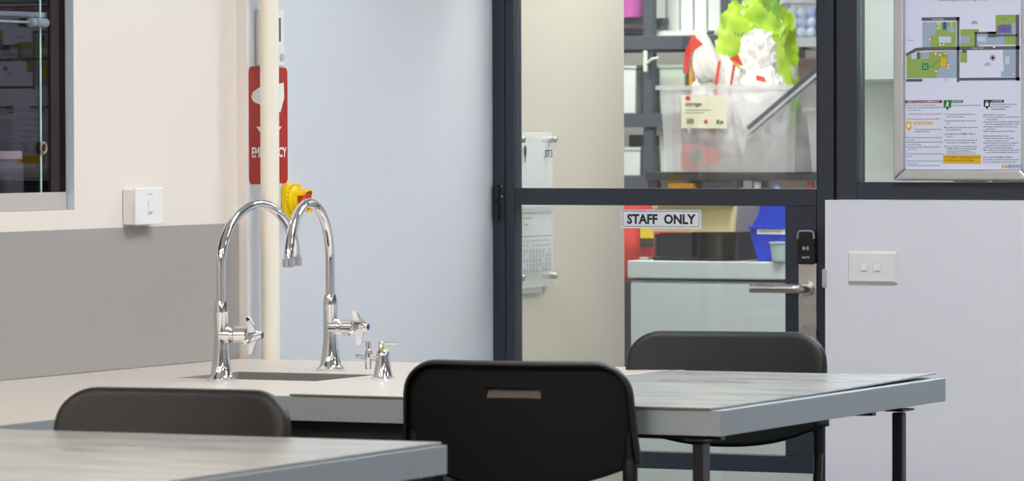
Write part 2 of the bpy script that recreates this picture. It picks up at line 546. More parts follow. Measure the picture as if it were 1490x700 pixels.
# ------------------------------------------------------------------ display window in the left wall
w1 = thing('window_1', 'aluminium framed sliding glass display window in the left wall', 'window', (XA, 7.0, WZ0), kind='structure')
case = MB()
case.box(XA - 0.38, XA - 0.37, WY0 + 0.001, WY1 - 0.001, WZ0, WZ1)
obj('back_panel', case, 'dark_inside', w1)
obj('side_panel', MB().box(XA - 0.369, XA - 0.03, WY1 - 0.014, WY1 - 0.002, WZ0 + 0.0365, WZ1 - 0.001), 'maroon_inside', w1)
obj('side_panel', MB().box(XA - 0.369, XA - 0.03, WY0 + 0.002, WY0 + 0.014, WZ0 + 0.0365, WZ1 - 0.001), 'maroon_inside', w1)
obj('base_panel', MB().box(XA - 0.369, XA - 0.03, WY0 + 0.0145, WY1 - 0.0145, WZ0 + 0.002, WZ0 + 0.030), 'maroon_inside', w1)
obj('jamb', MB().box(XA - 0.0195, XA - 0.0003, WY1 - 0.0012, WY1 - 0.0002, WZ0 + 0.0005, WZ1 - 0.001), 'aluminium_paint', w1)
obj('jamb', MB().box(XA - 0.0195, XA - 0.0003, WY0 + 0.0002, WY0 + 0.0012, WZ0 + 0.0005, WZ1 - 0.001), 'aluminium_paint', w1)
obj('bottom_track', MB().box(XA - 0.028, XA - 0.0165, WY0 + 0.0015, WY1 - 0.004, WZ0 + 0.0005, 1.2592), 'rail_paint', w1, bevel=0.001)
obj('dark_stile', MB().box(XA - 0.027, XA - 0.0195, 7.7625, WY1 - 0.003, 1.2593, WZ1 - 0.002), 'maroon_inside', w1)
obj('brown_stile', MB().box(XA - 0.027, XA - 0.0190, 7.7305, 7.7622, 1.2593, WZ1 - 0.002), 'brown_post', w1)
pa = obj('sliding_pane', MB().box(XA - 0.0235, XA - 0.0220, 7.20, 7.7302, 1.2593, WZ1 - 0.002), 'glass_case', w1)
pb = obj('sliding_pane', MB().box(XA - 0.0210, XA - 0.0195, WY0 + 0.036, 7.6900, 1.2593, WZ1 - 0.002), 'glass_case', w1)
obj('pane_edge', MB().box(XA - 0.0212, XA - 0.0193, 7.6902, 7.6955, 1.2593, WZ1 - 0.002), 'glass_edge', pb)
rp = [(XA - 0.0165, 7.6965 + 0.0105 * cos(2 * pi * k / 24), 1.349 + 0.0105 * sin(2 * pi * k / 24)) for k in range(25)]
obj('finger_pull', MB().tube(rp, 0.0030, 10), 'brass_dull', pb)
rd_ = obj('sash_rod', MB().tube([(XA - 0.0105, 7.20, 1.600), (XA - 0.0105, 7.655, 1.600)], 0.0026, 10), 'rod_teal', pb)
obj('rod_knob', MB().lathe([(0.006, 0), (0.0095, 0.002), (0.0095, 0.016), (0.007, 0.018), (0.007, 0.021), (0.0095, 0.023), (0.0095, 0.062), (0.008, 0.064)], (XA - 0.0105, 7.636, 1.600), axis=(0, 1, 0)), 'rod_teal', pb)
sh = thing('glass_shelf', 'glass shelf behind the display window', 'shelf', (XA - 0.15, 7.4, 1.61))
obj('shelf_pane', MB().box(XA - 0.22, XA - 0.032, WY0 + 0.02, 7.752, 1.613, 1.622), 'glass_edge', sh)
jr = thing('specimen_jar', 'glass jar with a white lid inside the display window', 'jar', (XA - 0.075, 7.655, WZ0 + 0.030))
jz = WZ0 + 0.0305
obj('glass_body', MB().lathe([(0.036, 0), (0.040, 0.004), (0.040, 0.058), (0.036, 0.068), (0.032, 0.072), (0.032, 0.078)], (XA - 0.082, 7.652, jz)), 'clear_thin', jr)
obj('lid', MB().lathe([(0.036, 0), (0.037, 0.001), (0.037, 0.015), (0.035, 0.017)], (XA - 0.082, 7.652, jz + 0.0725)), 'white_plastic', jr)
sp = MB(); sp.lathe([(0.006, 0), (0.018, 0.006), (0.020, 0.024), (0.015, 0.036), (0.004, 0.042)], (XA - 0.082, 7.645, jz + 0.003), n=16)
obj('specimen', sp, 'specimen', jr)

# ------------------------------------------------------------------ ceiling lamps
def lamp(x, y, z, kind, label, sx=0.6, sy=0.6):
    t = thing('ceiling_light', label, 'ceiling light', (x, y, z), group='ceiling light panels')
    fr = MB()
    fr.box(x - sx / 2 - 0.02, x + sx / 2 + 0.02, y - sy / 2 - 0.02, y - sy / 2, z - 0.03, z - 0.001)
    fr.box(x - sx / 2 - 0.02, x + sx / 2 + 0.02, y + sy / 2, y + sy / 2 + 0.02, z - 0.03, z - 0.001)
    fr.box(x - sx / 2 - 0.02, x - sx / 2, y - sy / 2, y + sy / 2, z - 0.03, z - 0.001)
    fr.box(x + sx / 2, x + sx / 2 + 0.02, y - sy / 2, y + sy / 2, z - 0.03, z - 0.001)
    obj('frame', fr, 'white_plastic', t)
    obj('diffuser', MB().box(x - sx / 2, x + sx / 2, y - sy / 2, y + sy / 2, z - 0.024, z - 0.018), 'lamp_' + kind, t)
for x, y, k in LAMPS:
    lamp(x, y, CEIL, k, 'rectangular ceiling light panel over the classroom', 1.2, 0.5)
for x, y in ((-5.9, 11.6), (-3.0, 9.98), (-4.25, 10.45)):
    lamp(x, y, CEIL, 'store', 'square ceiling light panel over the storeroom', 0.6, 0.6)

# ================================================================== fixed benches
sp_ = tag(obj('splashback', MB().box(XA + 0.0003, XA + 0.004, 5.0, 8.4645, TOP + 0.0005, 1.1835), 'splash', bevel=0.0008),
          'grey splashback panel on the wall behind the sink bench', 'splashback')

b = thing('sink_bench', 'pale L-shaped laboratory bench with a sink along the left wall', 'bench', (-4.2, 7.2, 0))
SX0, SX1, SY0, SY1 = -4.461, -4.140, 7.728, 7.990
BX = -3.995      # front edge of the wall bench
PY = 7.270       # front edge of the peninsula
PX = -3.64       # end of the peninsula
FY = 8.452       # far edge
SL = 0.045
top = MB()
zt, zb = TOP, TOP - SL
xs = [XA + 0.0045, SX0, SX1, PX]
ys = [PY, SY0, SY1, FY]
# peninsula top as a ring of slabs about the sink cut-out
def topbox(x0, x1, y0, y1):
    top.box(x0, x1, y0, y1, zb, zt)
topbox(XA + 0.0045, SX0, PY, FY); topbox(SX1, PX, PY, FY); topbox(SX0, SX1, PY, SY0); topbox(SX0, SX1, SY1, FY)
topbox(XA + 0.0045, BX, 5.0, PY)
obj('worktop', top, 'worktop', b)
ed = MB()
ed.box(BX, BX + 0.0012, 5.0, PY - 0.0012, zb, zt - 0.001)
ed.box(BX, PX, PY - 0.0012, PY, zb, zt - 0.001)
ed.box(PX, PX + 0.0012, PY, FY, zb, zt - 0.001)
obj('edge_band', ed, 'worktop_edge', b)
bs = MB()
dz = 0.72
t_ = 0.006
bs.box(SX0 - t_, SX1 + t_, SY0 - t_, SY1 + t_, dz - t_, dz)
bs.box(SX0 - t_, SX0, SY0 - t_, SY1 + t_, dz, zb - 0.0005); bs.box(SX1, SX1 + t_, SY0 - t_, SY1 + t_, dz, zb - 0.0005)
bs.box(SX0, SX1, SY0 - t_, SY0, dz, zb - 0.0005); bs.box(SX0, SX1, SY1, SY1 + t_, dz, zb - 0.0005)
# lining of the cut-out through the worktop
bs.box(SX0, SX0 + 0.001, SY0, SY1, zb, zt - 0.001); bs.box(SX1 - 0.001, SX1, SY0, SY1, zb, zt - 0.001)
bs.box(SX0, SX1, SY0, SY0 + 0.001, zb, zt - 0.001); bs.box(SX0, SX1, SY1 - 0.001, SY1, zb, zt - 0.001)
bo = obj('sink_basin', bs, 'basin', b)
obj('drain', MB().lathe([(0.022, 0), (0.026, 0.002), (0.016, 0.003)], (-4.30, 7.86, dz + 0.0002)), 'chrome', bo)
base = MB()
base.box(XA + 0.005, BX - 0.06, 5.0, PY + 0.06, 0.1, zb - 0.012)
base.box(XA + 0.005, -3.72, PY + 0.06, 7.85, 0.1, dz - 0.02)
base.box(XA + 0.005, -3.86, 7.85, FY - 0.05, 0.1, dz - 0.02)
base.box(XA + 0.005, -3.72, PY + 0.06, PY + 0.08, dz - 0.02, zb - 0.0005)
obj('base_cabinet', base, 'dark_panel', b)
obj('plinth', MB().box(XA + 0.005, -3.90, PY + 0.1, FY - 0.09, 0, 0.1), 'rubber_black', b)
obj('plinth', MB().box(XA + 0.005, BX - 0.12, 5.0, PY + 0.1, 0, 0.1), 'rubber_black', b)
for k in range(3):
    y0 = 5.02 + k * 0.66
    dr = obj('cupboard_door', MB().box(BX - 0.06, BX - 0.044, y0, y0 + 0.65, 0.11, zb - 0.02), 'dark_panel', b, bevel=0.001)
    obj('handle', MB().tube([(BX - 0.044, y0 + 0.6, 0.70), (BX - 0.02, y0 + 0.6, 0.70), (BX - 0.02, y0 + 0.6, 0.60), (BX - 0.044, y0 + 0.6, 0.60)], 0.004, 8), 'satin_steel', dr)
sh_ = MB()
sh_.box(-3.948, PX - 0.001, PY - 0.004, SY0 - 0.01, TOP + 0.0012, TOP + 0.0042)
so = obj('top_sheet', sh_, 'worktop', b); so['label'] = 'thin laminate sheet lifting at the front edge'
obj('sheet_edge', MB().box(-3.948, PX - 0.001, PY - 0.0052, PY - 0.004, TOP + 0.0008, TOP + 0.0042), 'sheet_edge', so)

def lab_table(label, x0, x1, y0, y1, legs, inset=(0.012, 0.0), lift=0.0):
    t = thing('lab_table', label, 'table', ((x0 + x1) / 2, (y0 + y1) / 2, 0))
    obj('table_top', MB().box(x0, x1, y0, y1, TOP - 0.045, TOP), 'worktop_edge', t, bevel=0.0012)
    # laminate sheet, slightly proud, its far right corner curling up
    NX, NY = 12, 12
    vs_ = []; fs_ = []
    sx0, sx1, sy0, sy1 = x0 + 0.002, x1 - inset[0], y0 - 0.003, y1 - 0.0
    for lay in (0, 1):
        for j in range(NY + 1):
            for i in range(NX + 1):
                u = i / NX; v = j / NY
                z = TOP + 0.0015 + 0.003 * lay + lift * (u ** 6) * (v ** 3)
                vs_.append((sx0 + (sx1 - sx0) * u, sy0 + (sy1 - sy0) * v, z))
    W = NX + 1; N = W * (NY + 1)
    for j in range(NY):
        for i in range(NX):
            a = j * W + i
            fs_.append((a, a + W, a + W + 1, a + 1))
            fs_.append((N + a, N + a + 1, N + a + W + 1, N + a + W))
    for i in range(NX):
        fs_.append((i, i + 1, N + i + 1, N + i)); c = NY * W + i
        fs_.append((c + 1, c, N + c, N + c + 1))
    for j in range(NY):
        a = j * W; fs_.append((a + W, a, N + a, N + a + W)); c = j * W + NX
        fs_.append((c, c + W, N + c + W, N + c))
    s = obj('top_sheet', MB().add(vs_, fs_), 'table_sheet', t)
    s['label'] = 'worn laminate sheet lifting at its edges'
    obj('sheet_edge', MB().box(sx0, sx1, sy0 - 0.0012, sy0, TOP + 0.0008, TOP + 0.0045), 'sheet_edge', s)
    fr = MB()
    ax0, ax1, ay0, ay1 = x0 + 0.02, x1 - 0.02, y0 + 0.015, y1 - 0.10
    zf1, zf0 = TOP - 0.0455, TOP - 0.085
    obj('frame_rail', MB().box(ax0, ax1, ay0 + 0.03, ay0 + 0.05, zf0 + 0.03, zf1), 'black_steel', t)
    obj('frame_rail', MB().box(ax0, ax1, ay1 - 0.25, ay1 - 0.23, zf0 + 0.03, zf1), 'black_steel', t)
    for lx, ly, wx, wy in legs:
        L = obj('leg', MB().box(lx - wx / 2, lx + wx / 2, ly - wy / 2, ly + wy / 2, 0.02, TOP - 0.058), 'black_steel', t, bevel=0.003)
        obj('foot', MB().lathe([(0.016, 0), (0.016, 0.016), (0.010, 0.020)], (lx, ly, 0.0005), n=12), 'rubber_black', L)
        obj('mounting_plate', MB().box(lx - 0.02, lx + 0.02, ly - 0.03, ly + 0.03, TOP - 0.055, TOP - 0.051), 'black_steel', L)
        obj('mounting_bolt', MB().lathe([(0.006, 0), (0.006, 0.008)], (lx, ly, TOP - 0.0535), n=10), 'black_steel', L)
    return t

lab_table('long grey table with a lifting top, beside the sink bench by the door', -3.635, -3.040, 7.168, 8.300,
          [(-3.092, 7.20, 0.020, 0.036), (-3.072, 8.125, 0.022, 0.024), (-3.60, 7.20, 0.020, 0.036)], lift=0.006, inset=(0.020, 0))
lab_table('grey table nearest the camera, in the bottom left corner', -3.985, -3.094, 5.05, 6.205,
          [(-3.14, 5.12, 0.022, 0.036), (-3.14, 6.10, 0.022, 0.036), (-3.94, 5.12, 0.022, 0.036), (-3.94, 6.10, 0.022, 0.036)], inset=(0.010, 0))

# ================================================================== chairs
def chair(label, loc, rz, ztop=0.97, zbot=0.735, W=0.415, lean=6.0):
    """sits facing local +y; the backrest stands at y = 0 of the thing"""
    t = thing('lab_chair', label, 'chair', loc, group='black plastic lab chairs')
    t['_o'] = (0, 0, 0)
    t.rotation_euler = (0, 0, rz)
    H = ztop - zbot
    hw = W / 2 - 0.010
    rc = 0.055
    # ---- backrest shell on a grid with a hand slot
    sl_x = 0.049; sl_z0, sl_z1 = ztop - 0.064, ztop - 0.046
    us = [-1 + 2 * k / 28 for k in range(29)]
    zt_ = H - 0.010
    zs = [H * z for z in (0, .04, .09, .15, .21, .27, .33, .39, .45, .51, .57, .63, .69)]
    zlast = zs[-1]
    for k in range(1, 12):
        zs.append(zlast + (zt_ - zlast) * sin(pi / 2 * k / 11))
    def half(z):
        d_ = z - (zt_ - rc)
        if d_ > 0:
            return hw - rc + math.sqrt(max(0.0, rc * rc - d_ * d_))
        return hw + 0.010 * (1 - z / H) ** 2
    def bottom(u):
        return 0.045 * min(1.0, abs(u)) ** 2.2
    def depth(x, z):
        return 0.030 * (x / 0.2) ** 2 - tan(radians(lean)) * z + 0.012 * (1 - z / H) ** 2
    bm = bmesh.new()
    grid = []
    for z in zs:
        wz = half(z)
        row = []
        for u in us:
            x = u * wz; zz = z + bottom(u) * (1 - z / H) ** 1.5
            row.append(bm.verts.new((x, depth(x, zz), zbot + zz)))
        grid.append(row)
    nU = len(us)
    for i in range(len(zs) - 1):
        for j in range(nU - 1):
            bm.faces.new((grid[i][j], grid[i][j + 1], grid[i + 1][j + 1], grid[i + 1][j]))
    # rolled rim around sides and top, turning to the back
    border = [grid[i][0] for i in range(len(zs))] + grid[-1][1:-1] + [grid[i][-1] for i in range(len(zs) - 1, -1, -1)]
    co = [v.co.copy() for v in border]
    outs = []
    for k in range(len(co)):
        a = co[max(0, k - 1)]; c = co[min(len(co) - 1, k + 1)]
        tx, tz = c.x - a.x, c.z - a.z
        l = math.hypot(tx, tz) or 1
        outs.append(Vector((-tz / l, 0, tx / l)))
    prev = border
    for out, back in ((0.0045, -0.0015), (0.0085, -0.006), (0.010, -0.013), (0.0085, -0.021), (0.004, -0.027)):
        ring_ = [bm.verts.new(co[k] + outs[k] * out + Vector((0, back, 0))) for k in range(len(co))]
        for k in range(len(co) - 1):
            bm.faces.new((prev[k], prev[k + 1], ring_[k + 1], ring_[k]))
        prev = ring_
    bmesh.ops.recalc_face_normals(bm, faces=bm.faces)
    me = bpy.data.meshes.new('backrest')
    bm.to_mesh(me); bm.free()
    me.materials.append(MATS['chair_plastic'])
    me.polygons.foreach_set('use_smooth', [True] * len(me.polygons))
    bo_ = bpy.data.objects.new('backrest', me)
    COL.objects.link(bo_); bo_.parent = t; bo_['_o'] = (0, 0, 0)
    md = bo_.modifiers.new('thickness', 'SOLIDIFY'); md.thickness = 0.004; md.offset = 0
    # ---- rear panel closing the shell, with a hand slot
    rx = [-hw - 0.02 + (hw + 0.02 - sl_x) * k / 8 for k in range(9)] + [-sl_x + 2 * sl_x * k / 6 for k in range(1, 7)]
    rx += [sl_x + (hw + 0.02 - sl_x) * k / 8 for k in range(1, 9)]
    s0, s1 = sl_z0 - zbot, sl_z1 - zbot
    rzs = [s0 * k / 12 for k in range(13)] + [s1] + [s1 + (H - 0.016 - s1) * k / 6 for k in range(1, 7)]
    vs_ = []; fs_ = []
    for z in rzs:
        lim = half(z) - 0.001
        for x in rx:
            xx = max(-lim, min(lim, x))
            zz = z + (0.004 + bottom(xx / hw)) * (1 - z / H) ** 1.5
            vs_.append((xx, depth(xx, zz) - 0.013, zbot + zz))
    nx_ = len(rx)
    for i in range(len(rzs) - 1):
        for j in range(nx_ - 1):
            if i == 12 and 8 <= j < 14: continue
            fs_.append((i * nx_ + j, i * nx_ + j + 1, (i + 1) * nx_ + j + 1, (i + 1) * nx_ + j))
    rb_ = MB().add(vs_, fs_); rb_.smooth = True
    rp_ = obj('rear_panel', rb_, 'chair_back_plastic', t)
    rp_['label'] = 'black rear panel with a hand slot'
    yc_ = depth(0, s0)
    obj('slot_ledge', MB().prism([(-sl_x, yc_ - 0.0125, zbot + s0), (-sl_x, yc_ - 0.003, zbot + s0), (-sl_x, yc_ - 0.003, zbot + s0 + 0.016)], (2 * sl_x, 0, 0)), 'slot_warm_light', rp_)
    # ---- seat
    SZ = 0.60
    sb = MB()
    rows = []
    NXs, NYs = 16, 14
    vs_ = []; fs_ = []
    for j in range(NYs + 1):
        v = j / NYs
        for i in range(NXs + 1):
            u = -1 + 2 * i / NXs
            y = 0.03 + 0.40 * v
            wv = 0.205 * (1 - 0.10 * abs(2 * v - 1) ** 3) * (1 - 0.25 * max(0, abs(2 * v - 1) - 0.85) / 0.15)
            z = SZ + 0.012 * u * u - 0.008 + (-0.035 * max(0, (v - 0.8) / 0.2) ** 2) + 0.02 * max(0, (0.15 - v) / 0.15) ** 2
            vs_.append((u * wv, y, z))
    for j in range(NYs):
        for i in range(NXs):
            a = j * (NXs + 1) + i
            fs_.append((a, a + 1, a + NXs + 2, a + NXs + 1))
    sb.add(vs_, fs_); sb.smooth = True
    so_ = obj('seat', sb, 'chair_plastic', t)
    m2 = so_.modifiers.new('thickness', 'SOLIDIFY'); m2.thickness = 0.008; m2.offset = -1
    # ---- steel frame: uprights into the backrest sockets, legs, footrest
    ux_ = W / 2 - 0.010
    for s in (-1, 1):
        yb = depth(ux_, 0.05) - 0.012
        obj('socket', MB().lathe([(0.010, 0), (0.0135, -0.03), (0.0130, -0.085), (0.0115, -0.088)], (s * ux_, yb + 0.002, zbot + 0.078), n=16), 'chair_plastic', t)
        up = [(s * ux_, yb - 0.004, zbot + 0.10), (s * ux_, yb, zbot + 0.02), (s * (ux_ - 0.004), yb + 0.004, SZ + 0.05)]
        for k in range(1, 6):
            a = radians(18 * k)
            up.append((s * (ux_ - 0.004), yb + 0.004 + 0.05 * (1 - cos(a)), SZ + 0.05 - 0.065 * sin(a)))
        up += [(s * 0.18, 0.34, SZ - 0.018)]
        obj('upright', MB().tube(up, 0.0095, 12), 'chair_steel', t)
        L1 = obj('leg', MB().tube([(s * 0.165, 0.10, SZ - 0.016), (s * 0.20, -0.02, 0.012)], 0.010, 12), 'chair_steel', t)
        obj('foot_cap', MB().lathe([(0.012, 0), (0.013, 0.02)], (s * 0.20, -0.02, 0.0008), n=12), 'rubber_black', L1)
        L2 = obj('leg', MB().tube([(s * 0.165, 0.33, SZ - 0.016), (s * 0.20, 0.43, 0.012)], 0.010, 12), 'chair_steel', t)
        obj('foot_cap', MB().lathe([(0.012, 0), (0.013, 0.02)], (s * 0.20, 0.43, 0.0008), n=12), 'rubber_black', L2)
        obj('footrest', MB().tube([(s * 0.188, 0.025, 0.23), (s * 0.188, 0.39, 0.23)], 0.008, 10), 'chair_steel', t)
    obj('footrest', MB().tube([(-0.188, 0.39, 0.23), (0.188, 0.39, 0.23)], 0.008, 10), 'chair_steel', t)
    return t

chair('black plastic chair seen from behind, pushed in at the front of the long table', (-3.386, 7.07, 0), radians(10), ztop=0.975, zbot=0.750)
chair('black plastic chair on the door side of the long table', (-3.552, 8.40, 0), radians(190), ztop=0.967)
chair('black plastic chair behind the near table, in front of the sink', (-3.642, 6.30, 0), radians(185), ztop=0.958)

# ================================================================== taps on the bench
def gooseneck(label, base_xy, ang, hand, span=0.262):
    bx, by = base_xy
    t = thing('gooseneck_tap', label, 'tap', (bx, by, TOP), group='chrome gooseneck taps at the sink')
    Z = TOP + 0.0002
    body = [(0.029, 0), (0.029, 0.004), (0.025, 0.007), (0.0215, 0.012), (0.0185, 0.03), (0.0155, 0.055), (0.0145, 0.07),
            (0.0145, 0.132), (0.0150, 0.134), (0.0150, 0.137), (0.0125, 0.152), (0.0118, 0.156)]
    obj('body', MB().lathe(body, (bx, by, Z), n=32), 'chrome', t)
    dx, dy = cos(ang), sin(ang)
    r = span / 2
    rz_ = 0.121
    zc = 1.115
    p = [(bx, by, Z + 0.15), (bx, by, 1.06), (bx, by, zc)]
    K = 22
    for k in range(1, K + 1):
        a = pi * k / K
        p.append((bx + dx * r * (1 - cos(a)), by + dy * r * (1 - cos(a)), zc + rz_ * sin(a)))
    ns = obj('spout', MB().tube(p, 0.0096, 20), 'chrome', t)
    ex, ey = bx + dx * span, by + dy * span
    obj('nozzle', MB().lathe([(0.0105, 0), (0.0120, 0.001), (0.0120, 0.017), (0.0105, 0.0185)], (ex, ey, zc - 0.006), n=20), 'chrome', ns)
    # valve with a four-winged handle
    hx, hy = hand
    vz = Z + 0.090
    vv = MB().lathe([(0.0165, 0.0), (0.0165, 0.018), (0.013, 0.021), (0.013, 0.024), (0.0172, 0.028), (0.0172, 0.050), (0.012, 0.053), (0.010, 0.060)],
                    (bx, by, vz), axis=(hx, hy, 0), n=20)
    va = obj('valve', vv, 'chrome', t)
    hn = MB()
    ax = Vector((hx, hy, 0)).normalized(); u = Vector((0, 0, 1)); w = ax.cross(u)
    cc = Vector((bx, by, vz))
    hn.lathe([(0.010, 0.058), (0.0125, 0.062), (0.011, 0.074), (0.008, 0.078), (0.007, 0.082)], (bx, by, vz), axis=(hx, hy, 0), n=20)
    for q in range(4):
        a = radians(20 + 90 * q)
        dirr = u * cos(a) + w * sin(a); nn = u * -sin(a) + w * cos(a)
        secs = []
        for rr, wd, h0, h1 in ((0.006, 0.0110, 0.056, 0.073), (0.016, 0.0098, 0.056, 0.070), (0.030, 0.0080, 0.054, 0.064), (0.040, 0.0055, 0.052, 0.059)):
            secs.append([cc + dirr * rr + nn * wd + ax * h0, cc + dirr * rr - nn * wd + ax * h0, cc + dirr * rr - nn * wd * .5 + ax * h1, cc + dirr * rr + nn * wd * .5 + ax * h1])
        vs_ = [p_ for s_ in secs for p_ in s_]; fs_ = [(0, 1, 2, 3), (15, 14, 13, 12)]
        for s_ in range(3):
            for e in range(4):
                g = (e + 1) % 4
                fs_.append((s_ * 4 + e, s_ * 4 + g, s_ * 4 + 4 + g, s_ * 4 + 4 + e))
        hn.add(vs_, fs_)
    ho = obj('handle', hn, 'chrome', t, bevel=0.0012)
    obj('colour_button', MB().lathe([(0.0062, 0.0822), (0.0060, 0.0845), (0.003, 0.0855)], (bx, by, vz), axis=(hx, hy, 0), n=14), 'tap_blue', ho)
    return t

gooseneck('chrome gooseneck tap standing at the near side of the sink', (-4.322, 7.672), radians(84), (0.95, 0.3))
gooseneck('chrome gooseneck tap standing behind the sink, beneath the yellow button', (-4.305, 8.098), radians(-80.5), (1.0, 0.12))

t = thing('gas_tap', 'small chrome gas turret with two cocks beside the sink', 'gas tap', (-4.062, 7.862, TOP))
gx, gy, gz = -4.062, 7.862, TOP + 0.0002
obj('turret', MB().lathe([(0.0255, 0), (0.0255, 0.0015), (0.0200, 0.004), (0.0180, 0.012), (0.0150, 0.03), (0.0135, 0.045), (0.0130, 0.052), (0.010, 0.056)], (gx, gy, gz), n=28), 'chrome', t)
obj('cap_disc', MB().lathe([(0.0075, 0), (0.0075, 0.002), (0.006, 0.003)], (gx + 0.002, gy, gz + 0.0562), n=16), 'gas_yellow', t)
obj('cock', MB().lathe([(0.006, 0), (0.0055, 0.016), (0.004, 0.018)], (gx - 0.006, gy + 0.004, gz + 0.055), n=14), 'chrome', t)
obj('lever', MB().tube([(gx - 0.006, gy + 0.004, gz + 0.070), (gx + 0.030, gy + 0.010, gz + 0.070)], 0.0027, 10), 'chrome', t)
ck = obj('side_cock', MB().lathe([(0.0062, -0.022), (0.0068, -0.010), (0.0075, 0.004), (0.0068, 0.016), (0.005, 0.018), (0.005, 0.024), (0.0062, 0.025), (0.0062, 0.032), (0.004, 0.034)], (gx - 0.031, gy - 0.002, gz + 0.040), n=16), 'chrome', t)
obj('side_arm', MB().tube([(gx - 0.031, gy - 0.002, gz + 0.042), (gx - 0.008, gy, gz + 0.042)], 0.005, 12), 'chrome', t)
obj('nozzle', MB().tube([(gx - 0.031, gy - 0.002, gz + 0.040), (gx - 0.040, gy - 0.020, gz + 0.044), (gx - 0.044, gy - 0.030, gz + 0.046)], 0.0045, 10, 0.0032), 'chrome', t)
obj('side_lever', MB().tube([(gx - 0.031, gy - 0.002, gz + 0.071), (gx - 0.042, gy - 0.006, gz + 0.071)], 0.0027, 8), 'chrome', t)

# ================================================================== things on the left wall
tag(obj('water_pipe', MB().lathe([(0.0205, 0), (0.0205, CEIL - 0.001)], (-4.6545, 8.480, 0.0005), n=28), 'pipe_paint'),
    'cream vertical pipe running up in front of the red sign', 'pipe')

def wallpt(y, z, dx=0.0):       # point on the boxed-out wall
    return (XB + dx, y, z)
sn = tag(obj('emergency_sign', MB().prism([wallpt(8.560 + y, 1.395 + z, 0.0002) for y, z in rrect(0.172, 0.254, 0.012, 4)], (0.0022, 0, 0)), 'sign_red', bevel=0.0005),
         'red EMERGENCY sign on the wall behind the cream pipe', 'sign')
sm = MB()
def sp2(l):   # outline on the sign, metres from its centre
    return [wallpt(8.560 + y, 1.395 + z, 0.0028) for y, z in l]
sm.poly(sp2([(-0.078, 0.062), (-0.072, 0.072), (-0.045, 0.082), (0.0, 0.086), (0.0, 0.044), (-0.040, 0.045), (-0.066, 0.050), (-0.076, 0.056)]))
sm.poly(sp2([(0.0, 0.086), (0.040, 0.090), (0.068, 0.094), (0.070, 0.060), (0.052, 0.028), (0.030, 0.034), (0.0, 0.044)]))
sm.poly(sp2([(-0.058, -0.003), (0.058, -0.003), (0.0, -0.042)]))
obj('hand_symbol', sm, 'print_white', sn)
obj('lettering', MB().text('EMERGENCY', 0.030, wallpt(8.560, 1.395 - 0.069, 0.0028), (0, 1, 0), (0, 0, 1), 'CENTER', width=0.158, off=0.0009), 'print_white', sn)

th = thing('wall_controller', 'white wall controller with a small display above the red sign', 'controller', wallpt(8.577, 1.523))
obj('case', MB().box(XB + 0.0003, XB + 0.010, 8.507, 8.618, 1.5245, 1.648), 'white_plastic', th, bevel=0.002)
obj('display', MB().box(XB + 0.0101, XB + 0.0106, 8.548, 8.602, 1.578, 1.630), 'lcd', th)
obj('button', MB().box(XB + 0.0101, XB + 0.0118, 8.582, 8.606, 1.563, 1.570), 'white_plastic', th, bevel=0.0006)
obj('power_button', MB().lathe([(0.009, 0), (0.009, 0.0015), (0.006, 0.002)], (XB + 0.0101, 8.606, 1.543), axis=(1, 0, 0), n=18), 'grey_plastic', th)
for k in range(2):
    obj('slot', MB().box(XB + 0.0101, XB + 0.0106, 8.513, 8.524, 1.530 + k * 0.005, 1.532 + k * 0.005), 'print_black', th)

es = thing('emergency_stop', 'yellow emergency stop button with a red push head', 'emergency stop', wallpt(8.65, 1.19))
ec = Vector((XB, 8.655, 1.229))
obj('back_plate', MB().prism([(XB + 0.0004, 8.655 + y, 1.229 + z) for y, z in rrect(0.076, 0.076, 0.016, 5)], (0.014, 0, 0)), 'estop_yellow', es, bevel=0.003)
obj('collar', MB().lathe([(0.032, 0.014), (0.032, 0.017), (0.025, 0.020), (0.023, 0.032)], ec, axis=(1, 0, 0), n=32), 'estop_yellow', es)
# shroud: two curved guards above and below the head
for s, nm in ((1, 'guard'), (-1, 'guard')):
    vs_ = []; fs_ = []
    K = 14
    for lay, rr in ((0, 0.0225), (1, 0.0255)):
        for k in range(K + 1):
            a = radians(90 * s - 62 + 124 * k / K)
            for h in (0.020, 0.046 + 0.008 * sin(pi * k / K)):
                vs_.append(ec + Vector((h, rr * cos(a), rr * sin(a))))
    N = 2 * (K + 1)
    for k in range(K):
        a0 = 2 * k
        fs_ += [(a0, a0 + 1, a0 + 3, a0 + 2), (N + a0, N + a0 + 2, N + a0 + 3, N + a0 + 1), (a0 + 1, N + a0 + 1, N + a0 + 3, a0 + 3), (a0, a0 + 2, N + a0 + 2, N + a0)]
    fs_ += [(0, N, N + 1, 1), (2 * K, 2 * K + 1, N + 2 * K + 1, N + 2 * K)]
    g_ = MB().add(vs_, fs_); g_.smooth = True
    obj(nm, g_, 'estop_yellow', es)
obj('push_head', MB().lathe([(0.012, 0.032), (0.014, 0.034), (0.020, 0.036), (0.0205, 0.045), (0.017, 0.048)], ec, axis=(1, 0, 0), n=28), 'estop_red', es)
pm = MB()
word = 'EMERGENCY STOP'
for k, ch in enumerate(word):
    a = radians(200 - 17 * k)
    c_ = ec + Vector((0.0146, 0.0335 * cos(a), 0.0335 * sin(a)))
    ry = Vector((0, sin(a), -cos(a))); up_ = Vector((0, cos(a), sin(a)))
    if ch != ' ':
        pm.text(ch, 0.008, c_, ry, up_, 'CENTER')
obj('lettering', pm, 'estop_print', es, smooth=False)

